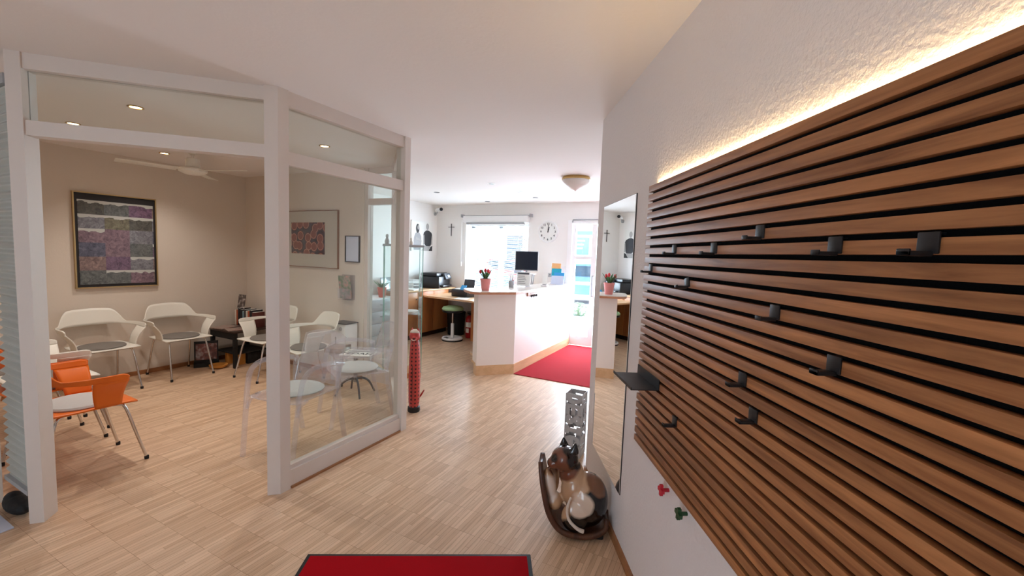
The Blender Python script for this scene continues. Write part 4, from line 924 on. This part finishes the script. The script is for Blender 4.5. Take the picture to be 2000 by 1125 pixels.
# each letter is a fat outline lying on its side; (a, b) = along the letter's width (downwards), across the face
def arcpts(ca, cb, ra, rb, t0, t1, n=10): return [(ca + ra * math.cos(R(t0 + (t1 - t0) * i / n)), cb + rb * math.sin(R(t0 + (t1 - t0) * i / n))) for i in range(n + 1)]
LW, LH = .078, .121; w_ = .030
STROKES = {
    'D': [[(w_ / 2, w_ / 2), (w_ / 2, LH - w_ / 2)], [(w_ / 2, w_ / 2)] + arcpts(.030, LH / 2, LW - .030 - w_ / 2, LH / 2 - w_ / 2, -90, 90) + [(w_ / 2, LH - w_ / 2)]],
    'E': [[(w_ / 2, 0), (w_ / 2, LH)], [(w_ / 2, w_ / 2), (LW, w_ / 2)], [(w_ / 2, LH / 2), (LW - .004, LH / 2)], [(w_ / 2, LH - w_ / 2), (LW, LH - w_ / 2)]],
    'S': [arcpts(LW / 2, LH * .74, LW / 2 - w_ / 2, LH * .26 - w_ / 2, 10, 270) + arcpts(LW / 2, LH * .28, LW / 2 - w_ / 2, LH * .28 - w_ / 2, 90, -170)],
    'I': [[(LW / 2, 0), (LW / 2, LH)], [(.018, w_ / 2), (LW - .018, w_ / 2)], [(.018, LH - w_ / 2), (LW - .018, LH - w_ / 2)]],
    'G': [arcpts(LW / 2, LH / 2, LW / 2 - w_ / 2, LH / 2 - w_ / 2, 40, 335, 16) + [(LW - w_ / 2, LH * .45), (LW / 2, LH * .45)]],
    'N': [[(w_ / 2, 0), (w_ / 2, LH)], [(LW - w_ / 2, 0), (LW - w_ / 2, LH)], [(w_ / 2, LH - .012), (LW - w_ / 2, .012)]]}
def stroke_prism(mb, pts, wd, z0, z1, frame):
    for si, (p, q) in enumerate(zip(pts, pts[1:])):
        z0 -= 4e-5; z1 += 4e-5
        p = Vector(p); q = Vector(q); d = q - p
        if d.length < 1e-6: continue
        d.normalize(); n_ = Vector((-d.y, d.x)) * wd / 2; e_ = d * wd * .30
        ok = [p - e_ + n_, q + e_ + n_, q + e_ - n_, p - e_ - n_]
        mb.prism([(max(0, min(LW + .004, v.x)), max(0, min(LH, v.y))) for v in ok], z0, z1, frame)
for k, (nx, ny) in enumerate(((0, -1), (1, 0), (0, 1), (-1, 0))):
    tx, ty = -ny, nx     # rightwards on the face seen from outside
    for j, ch in enumerate('DESIGN'):
        top_z = .498 - j * .0815
        # letter width runs down, letter height runs to the right of the face (letters turned clockwise)
        fr_ = lambda a, b, z, tx=tx, ty=ty, nx=nx, ny=ny, top_z=top_z: (nx * (hw - .002 + z) + tx * (b - LH / 2), ny * (hw - .002 + z) + ty * (b - LH / 2), top_z - a)
        mb2 = MB()
        for i_, st_ in enumerate(STROKES[ch]): stroke_prism(mb2, st_, w_, -.0006 * i_, .003 + .0006 * i_, fr_)
        mb2.build('letter', 'stand_grey', us, smooth=False)

# ------------------------------------------------------------------ waiting room: armchairs
def band_curve(u):
    """plan position of the armrest/back band, u in -1..1 (left arm front .. right arm front)"""
    P = [(-.312, -.15), (-.315, -.03), (-.298, .09), (-.235, .185), (-.12, .235), (0, .247), (.12, .235), (.235, .185), (.298, .09), (.315, -.03), (.312, -.15)]
    k = (u + 1) / 2 * (len(P) - 1); i = min(int(k), len(P) - 2); f = k - i
    g = lambda j: Vector(P[max(0, min(len(P) - 1, j))])
    a, b, c, d = g(i - 1), g(i), g(i + 1), g(i + 2)
    return .5 * ((2 * b) + (c - a) * f + (2 * a - 5 * b + 4 * c - d) * f * f + (3 * b - a - 3 * c + d) * f ** 3)
def sstep(a, b, x): x = max(0, min(1, (x - a) / (b - a))); return x * x * (3 - 2 * x)
def armchair(shell, pad, label, loc, rz):
    t_ = thing('armchair', label, 'chair', loc, rz, 'moulded armchairs in the waiting room')
    e = MB()
    def band(u, v):
        q = u * 2 - 1; p = band_curve(q); aq = abs(q)
        top = .668 + .134 * (1 - sstep(.24, .48, aq)) + .014 * max(0, 1 - (aq / .3) ** 2); lo = .655 - .035 * sstep(.15, .6, aq) + .0
        lo = .645 - .02 * sstep(.3, .9, aq)
        if aq > .9: top -= .018 * ((aq - .9) / .1) ** 2
        z = lo + (top - lo) * v
        nrm = Vector((p.x, p.y)).normalized(); lean = (z - .645) * .25
        return (p.x + nrm.x * lean, p.y + nrm.y * lean, z)
    e.grid(band, 60, 6)
    for sgn in (-1, 1):
        def strut(u, v, sgn=sgn):
            q = 1.0 - u * .30; p = band_curve(sgn * q)
            up = Vector((p.x, p.y, .647 - .02 * sstep(.3, .9, q)))
            lo = Vector((sgn * .228, -.135 + u * .135, .447))
            k = v; bul = math.sin(math.pi * k) * .022
            r_ = lo.lerp(up, k); r_.x -= sgn * bul
            w_ = 1 - .18 * math.sin(math.pi * k); r_.y = (lo.y + (up.y - lo.y) * k)
            return r_
        e.grid(strut, 8, 10)
    def seat(u, v):
        a_, b_ = u * 2 - 1, v * 2 - 1
        x = .232 * a_ * (1 - .07 * b_ * b_ * abs(b_)) * (1 + .10 * max(0, -b_) ** 3); y = .225 * b_ * (1 - .10 * abs(a_) ** 3 * (1 if b_ > 0 else .3))
        z = .448 - .016 * (1 - a_ * a_) * (1 - b_ * b_) - .022 * max(0, -b_ - .6) ** 1.5
        return (x, y, z)
    e.grid(seat, 16, 16)
    e.build('shell', shell, t_, solid=.010)
    MB().lathe([(.03, .440), (.15, .438), (.185, .446), (.19, .455), (.18, .466), (.13, .472), (.01, .474)], n=36, sc=(1, .95, 1)).build('seat_pad', pad, t_)
    for sx in (-1, 1):
        for sy in (-1, 1):
            l_ = MB().tube([(sx * .10, sy * .06, .428), (sx * .165, sy * .135, .424), (sx * .185, sy * .17, .40), (sx * .20, sy * .22, .2), (sx * .213, sy * .268, .012)], .0095, n=10).build('leg', 'chrome', t_)
            MB().lathe([(.013, 0), (.014, .02), (.010, .026)], (sx * .213, sy * .268, 0), n=12).build('foot_cap', 'rubber', l_)
    MB().tube([(-.165, -.135, .424), (0, -.16, .428), (.165, -.135, .424)], .008, n=8).tube([(-.165, .135, .424), (0, .15, .428), (.165, .135, .424)], .008, n=8).build('under_frame', 'black_metal', t_)
    return t_
A1 = armchair('white_shell', 'felt_grey', 'white armchair with grey pad below the left part of the collage picture', (-5.645, 1.945, 0), R(90))
index_children(A1)
def another(src, label, loc, rz):
    c = copy_tree(src); c.location = loc; c.rotation_euler = (0, 0, rz); c['label'] = label; return c
another(A1, 'white armchair with grey pad against the left wall beside the corner table', (-5.645, 2.64, 0), R(90))
another(A1, 'white armchair with grey pad right of the corner table, partly behind the post', (-4.80, 3.15, 0), R(0))
another(A1, 'white armchair with grey pad against the back wall below the ring picture', (-4.02, 3.10, 0), R(-14))
O1 = armchair('orange_shell', 'felt_pale', 'orange armchair with pale pad nearest the waiting room entrance post', (-3.80, 1.185, 0), R(180))
index_children(O1)
another(O1, 'orange armchair behind the nearest one, with a white armchair stacked on it', (-4.465, 1.20, 0), R(180))
another(A1, 'white armchair farthest left in the row beside the stacked armchairs', (-5.14, 1.20, 0), R(180))
another(A1, 'white armchair stacked on top of the farther orange armchair', (-4.475, 1.225, .062), R(180))

def acrylic_chair(label, loc, rz):
    t_ = thing('acrylic_armchair', label, 'chair', loc, rz, 'clear acrylic armchairs behind the partition')
    def seat(u, v):
        a_, b_ = u * 2 - 1, v * 2 - 1; return (.225 * a_, .215 * b_, .435 - .012 * (1 - a_ * a_) - .02 * max(0, -b_ - .5) ** 2)
    MB().grid(seat, 12, 12).build('seat', 'acrylic', t_, solid=.012)
    def back(u, v):
        a_ = u * 2 - 1; return (.215 * a_ * (1 - .06 * v), .215 + .025 * (1 - a_ * a_) + .10 * v, .44 + .42 * v - .04 * a_ * a_ * v)
    MB().grid(back, 14, 12).build('backrest', 'acrylic', t_, solid=.012)
    for sx in (-1, 1):
        MB().tube([(sx * .225, -.27, 0), (sx * .235, -.235, .30), (sx * .245, -.20, .55), (sx * .25, -.15, .635), (sx * .25, -.05, .665), (sx * .245, .10, .655), (sx * .23, .245, .62)], .019, n=12).build('arm', 'acrylic', t_)
        MB().tube([(sx * .215, .22, .62), (sx * .213, .21, .44), (sx * .215, .24, .22), (sx * .215, .285, 0)], .020, n=12).build('leg', 'acrylic', t_)
        MB().tube([(sx * .232, -.225, .34), (sx * .226, -.20, .40), (sx * .222, -.12, .43)], .012, n=10).build('brace', 'acrylic', t_)
    MB().lathe([(.03, .444), (.16, .444), (.20, .450), (.205, .458), (.19, .468), (.13, .474), (.01, .476)], n=36, sc=(1, .95, 1)).build('seat_pad', 'felt_pale', t_)
    return t_
G1 = acrylic_chair('clear acrylic armchair with pale pad directly behind the corner post', (-2.885, 2.115, 0), R(9))
index_children(G1)
another(G1, 'clear acrylic armchair with pale pad near the far end of the partition', (-2.985, 2.80, 0), R(-27))

# picture things on the waiting room walls
cg = thing('collage_picture', 'large gold framed collage of small landscape snapshots on the left wall', 'picture', (-5.97, 2.22, 1.03))
x0 = .0
e = MB().lohi((0, -.355, -.005), (.03, -.343, .995)).lohi((0, .343, -.005), (.03, .355, .995)).lohi((0, -.343, -.005), (.03, .343, .007)).lohi((0, -.343, .983), (.03, .343, .995))
e.build('frame', 'gold_frame', cg, smooth=False)
MB().lohi((.002, -.343, .007), (.014, .343, .983)).build('mount', 'book_b', cg, smooth=False)
MB().lohi((.0142, -.318, .035), (.018, .325, .915)).build('snapshots', 'collage', cg, smooth=False)
rg = thing('ring_picture', 'square print of brown rings in a wide pale mount with thin copper frame', 'picture', (-4.61, 3.62, 1.29))
MB().lohi((-.46, -.025, 0), (-.452, 0, .70)).lohi((.452, -.025, 0), (.46, 0, .70)).lohi((-.452, -.025, 0), (.452, 0, .008)).lohi((-.452, -.025, .692), (.452, 0, .70)).build('frame', 'copper_frame', rg, smooth=False)
MB().lohi((-.452, -.012, .008), (.452, -.002, .692)).build('mount', 'mat_board', rg, smooth=False)
MB().lohi((-.385, -.015, .165), (.225, -.0125, .555)).build('print', 'ring_print', rg, smooth=False)
sc_ = thing('certificate', 'small black framed certificate on the back wall right of the ring picture', 'picture', (-3.92, 3.62, 1.38))
MB().lohi((-.115, -.02, 0), (-.105, 0, .31)).lohi((.105, -.02, 0), (.115, 0, .31)).lohi((-.105, -.02, 0), (.105, 0, .01)).lohi((-.105, -.02, .30), (.105, 0, .31)).build('frame', 'black_metal', sc_, smooth=False)
MB().lohi((-.105, -.008, .01), (.105, -.003, .30)).build('sheet', 'pale_paper', sc_, smooth=False)
bh = thing('wall_leaflet_holder', 'clear wall holder with a green and pink magazine below the certificate', 'leaflet holder', (-3.99, 3.62, .94), 0)
MB().box((0, -.068, .07), (.21, .004, .12), Matrix.Rotation(R(6), 3, 'X')).lohi((-.105, -.075, -.004), (.105, 0, 0)).lohi((-.105, -.004, 0), (.105, 0, .29)).build('holder', 'acrylic', bh, smooth=False)
o = MB().box((0, -.052, .14), (.19, .01, .27), Matrix.Rotation(R(6), 3, 'X')).build('magazine', 'magazine_cover', smooth=False); o.location = (-3.99, 3.618, .945); tag(o, 'magazine with green and pink cover in the clear wall holder', 'magazine')
ab = thing('air_purifier', 'tall white box appliance with round button standing against the back wall', 'appliance', (-4.02, 3.50, 0)); ab.location = (-3.93, 3.505, 0)
MB().lohi((-.12, -.09, 0), (.12, .09, .68), bev=.01).build('housing', 'white', ab)
MB().cyl((.045, -.089, .62), (.045, -.096, .62), .022).build('button', 'grey_plastic', ab)
MB().lohi((-.04, -.094, .42), (-.03, -.09, .52)).build('grip', 'dark_grey', ab, smooth=False)
MB().lohi((-.125, -.095, .675), (.125, .095, .685)).build('lid', 'dark_grey', ab, smooth=False)

# corner table and its things
cn = thing('corner_table', 'low dark wooden table standing in the corner of the waiting room', 'table', (-5.62, 3.28, 0))
MB().lohi((-.27, -.20, .44), (.27, .30, .462), bev=.003).build('tabletop', 'dark_wood', cn)
for x in (-.24, .24):
    for y in (-.17, .27): MB().lohi((x - .02, y - .02, 0), (x + .02, y + .02, .44)).build('leg', 'black_matt', cn, smooth=False)
MB().lohi((-.22, -.19, .36), (.22, -.175, .44)).build('apron', 'black_matt', cn, smooth=False)
MB().lohi((-.22, -.15, .16), (.22, .26, .175)).build('lower_shelf', 'black_matt', cn, smooth=False)
for (x, w_, h_, m_, l_) in ((-5.84, .030, .20, 'book_d', 'thin cream book, leftmost of the upright books on the corner table'), (-5.805, .03, .21, 'book_a', 'rust red book standing second from left on the corner table'), (-5.765, .045, .23, 'book_b', 'black book under the postcard on the corner table'), (-5.715, .04, .215, 'book_b', 'second black book in the upright row on the corner table'), (-5.672, .032, .20, 'book_c', 'pale blue grey book standing on the corner table'), (-5.635, .03, .225, 'shirt_dark', 'dark grey book right of the pale blue one on the corner table'), (-5.595, .035, .21, 'book_d', 'cream spined book right of the grey one on the corner table'), (-5.555, .032, .215, 'book_a', 'brown red book near the right end of the upright row'), (-5.51, .045, .225, 'book_b', 'thick black book, second from right of the upright row'), (-5.462, .035, .20, 'book_e', 'dark wine red book at the right end of the upright row')):
    o = thing('book', l_, 'book', (x, 3.46, .4625), 0, 'books standing on the corner table')
    MB().lohi((-w_ / 2, -.075, 0), (w_ / 2, .075, h_), bev=.002).build('cover', m_, o); MB().lohi((-w_ / 2 + .003, -.072, h_), (w_ / 2 - .003, .07, h_ + .001)).build('pages', 'paper', o, smooth=False)
o = MB().box((0, 0, .09), (.15, .006, .18), Matrix.Rotation(R(-8), 3, 'X')).build('photo_card', 'photo_mono', smooth=False); o.location = (-5.755, 3.42, .694); tag(o, 'black and white photo card propped on top of the upright books', 'photo')
for (x, y, a_, l_) in ((-5.75, 3.20, .2, 'brown toned magazine lying on the left of the corner table'), (-5.50, 3.22, -.3, 'reddish magazine lying on the right of the corner table')):
    o = MB().box((0, 0, .005), (.20, .26, .009), bev=.001).build('magazine', 'table_papers', smooth=False); o.location = (x, y, .4625); o.rotation_euler = (0, 0, a_); tag(o, l_, 'magazine')
mb_ = thing('magazine_rack', 'dark floor rack with a picture front standing left of the corner table', 'magazine rack', (-5.72, 3.02, 0), R(75)); mb_.location = (-5.80, 3.00, 0); mb_.rotation_euler = (0, 0, R(62))
MB().lohi((-.13, -.10, 0), (.13, .06, .05)).build('base', 'black_matt', mb_, smooth=False)
MB().box((0, 0, .18), (.25, .012, .26), Matrix.Rotation(R(-12), 3, 'X')).build('back_board', 'black_matt', mb_, smooth=False)
MB().box((0, -.018, .18), (.22, .006, .20), Matrix.Rotation(R(-12), 3, 'X')).build('picture_front', 'magazines_dark', mb_, smooth=False)
for (x, y, h_, l_) in ((-5.67, 3.22, .15, 'short orange brown carton under the corner table'), (-5.52, 3.25, .15, 'second orange brown carton under the right of the corner table')):
    o = MB().lohi((-.035, -.05, 0), (.035, .05, h_), bev=.003).build('carton', 'cardboard'); o.location = (x, y, 0.0); tag(o, l_, 'box')
o = MB().lohi((-.17, -.12, 0), (.17, .12, .24), bev=.02).build('storage_box', 'bag_black'); o.location = (-5.62, 3.40, .1755 - .1755); tag(o, 'black box pushed under the corner table', 'box'); o.scale = (1, .8, .6)
o = MB().lathe([(.05, 0), (.09, .02), (.10, .045), (.09, .045), (.05, .015), (.01, .015)], n=24).build('bowl', 'cardboard'); o.location = (-5.56, 3.01, 0); tag(o, 'small orange bowl on the floor before the corner table', 'bowl')
# low table with curved metal legs
lt2 = thing('pedestal_table', 'low round clear topped table with four curved metal feet near the partition', 'table', (-3.42, 3.20, 0))
MB().lathe([(.01, .448), (.255, .448), (.26, .453), (.255, .458), (.01, .458)], n=40).build('tabletop', 'acrylic', lt2)
MB().lathe([(.02, .14), (.018, .40), (.06, .447)], n=16).build('column', 'steel', lt2)
for k in range(4):
    a_ = R(45 + 90 * k + 14); c, s_ = math.cos(a_), math.sin(a_)
    MB().tube([(0, 0, .17), (.07 * c, .07 * s_, .175), (.14 * c, .14 * s_, .13), (.20 * c, .20 * s_, .012)], [.014, .010], n=8).build('leg', 'dark_grey', lt2)
nw = thing('newspaper', 'folded newspaper with big dark headline letters on the low round table', 'newspaper', (-3.34, 3.16, .4585), R(24))
MB().lohi((-.15, -.12, 0), (.17, .12, .012), bev=.003).build('pages', 'paper', nw)
text_mesh('headline', 'FEDAH', .10, 'ink', nw, (.01, -.045, .0125), (0, 0, 0), ext=.0004, offset=.002)
MB().lohi((-.13, .03, .0122), (.15, .045, .0128)).lohi((-.13, .065, .0122), (.15, .08, .0128)).build('text_bars', 'ink', nw, smooth=False)
o = MB().lohi((-.09, -.12, 0), (.09, .12, .05), bev=.004).build('magazine_stack', 'magazines_brown'); o.location = (-3.60, 3.13, .459); o.rotation_euler = (0, 0, .42); tag(o, 'brown toned pile of magazines left on the low round table', 'magazines')

# ------------------------------------------------------------------ far left edge: pleated blind, bag, paper mat
pb = thing('pleated_blind', 'pale grey green pleated blind hanging left of the waiting room entrance post', 'blind', (-3.31, .825, 0), R(0))
def plf(u, v):
    return (-.345 * u, .010 * math.sin(v * 2 * math.pi * 48), .16 + 2.15 * v)
MB().grid(plf, 3, 480).build('pleats', 'pleat', pb)
MB().lohi((-.347, -.022, 2.31), (0, .022, 2.36)).build('head_rail', 'grey_plastic', pb, smooth=False)
MB().lohi((-.347, -.018, .135), (0, .018, .16)).build('bottom_rail', 'grey_plastic', pb, smooth=False)
o = MB().ell((0, 0, .045), (.13, .05, .045), 3).ell((-.05, 0, .06), (.06, .04, .04), 3).build('bag', 'bag_black'); o.location = (-3.46, .805, 0.001); tag(o, 'black bag lying on the floor under the pleated blind', 'bag')
o = MB().lohi((-.18, -.09, 0), (.18, .09, .008), bev=.002).build('floor_mat', 'pale_paper'); o.location = (-3.45, .655, .001); tag(o, 'pale grey floor mat at the far left edge beside the entrance post', 'mat')
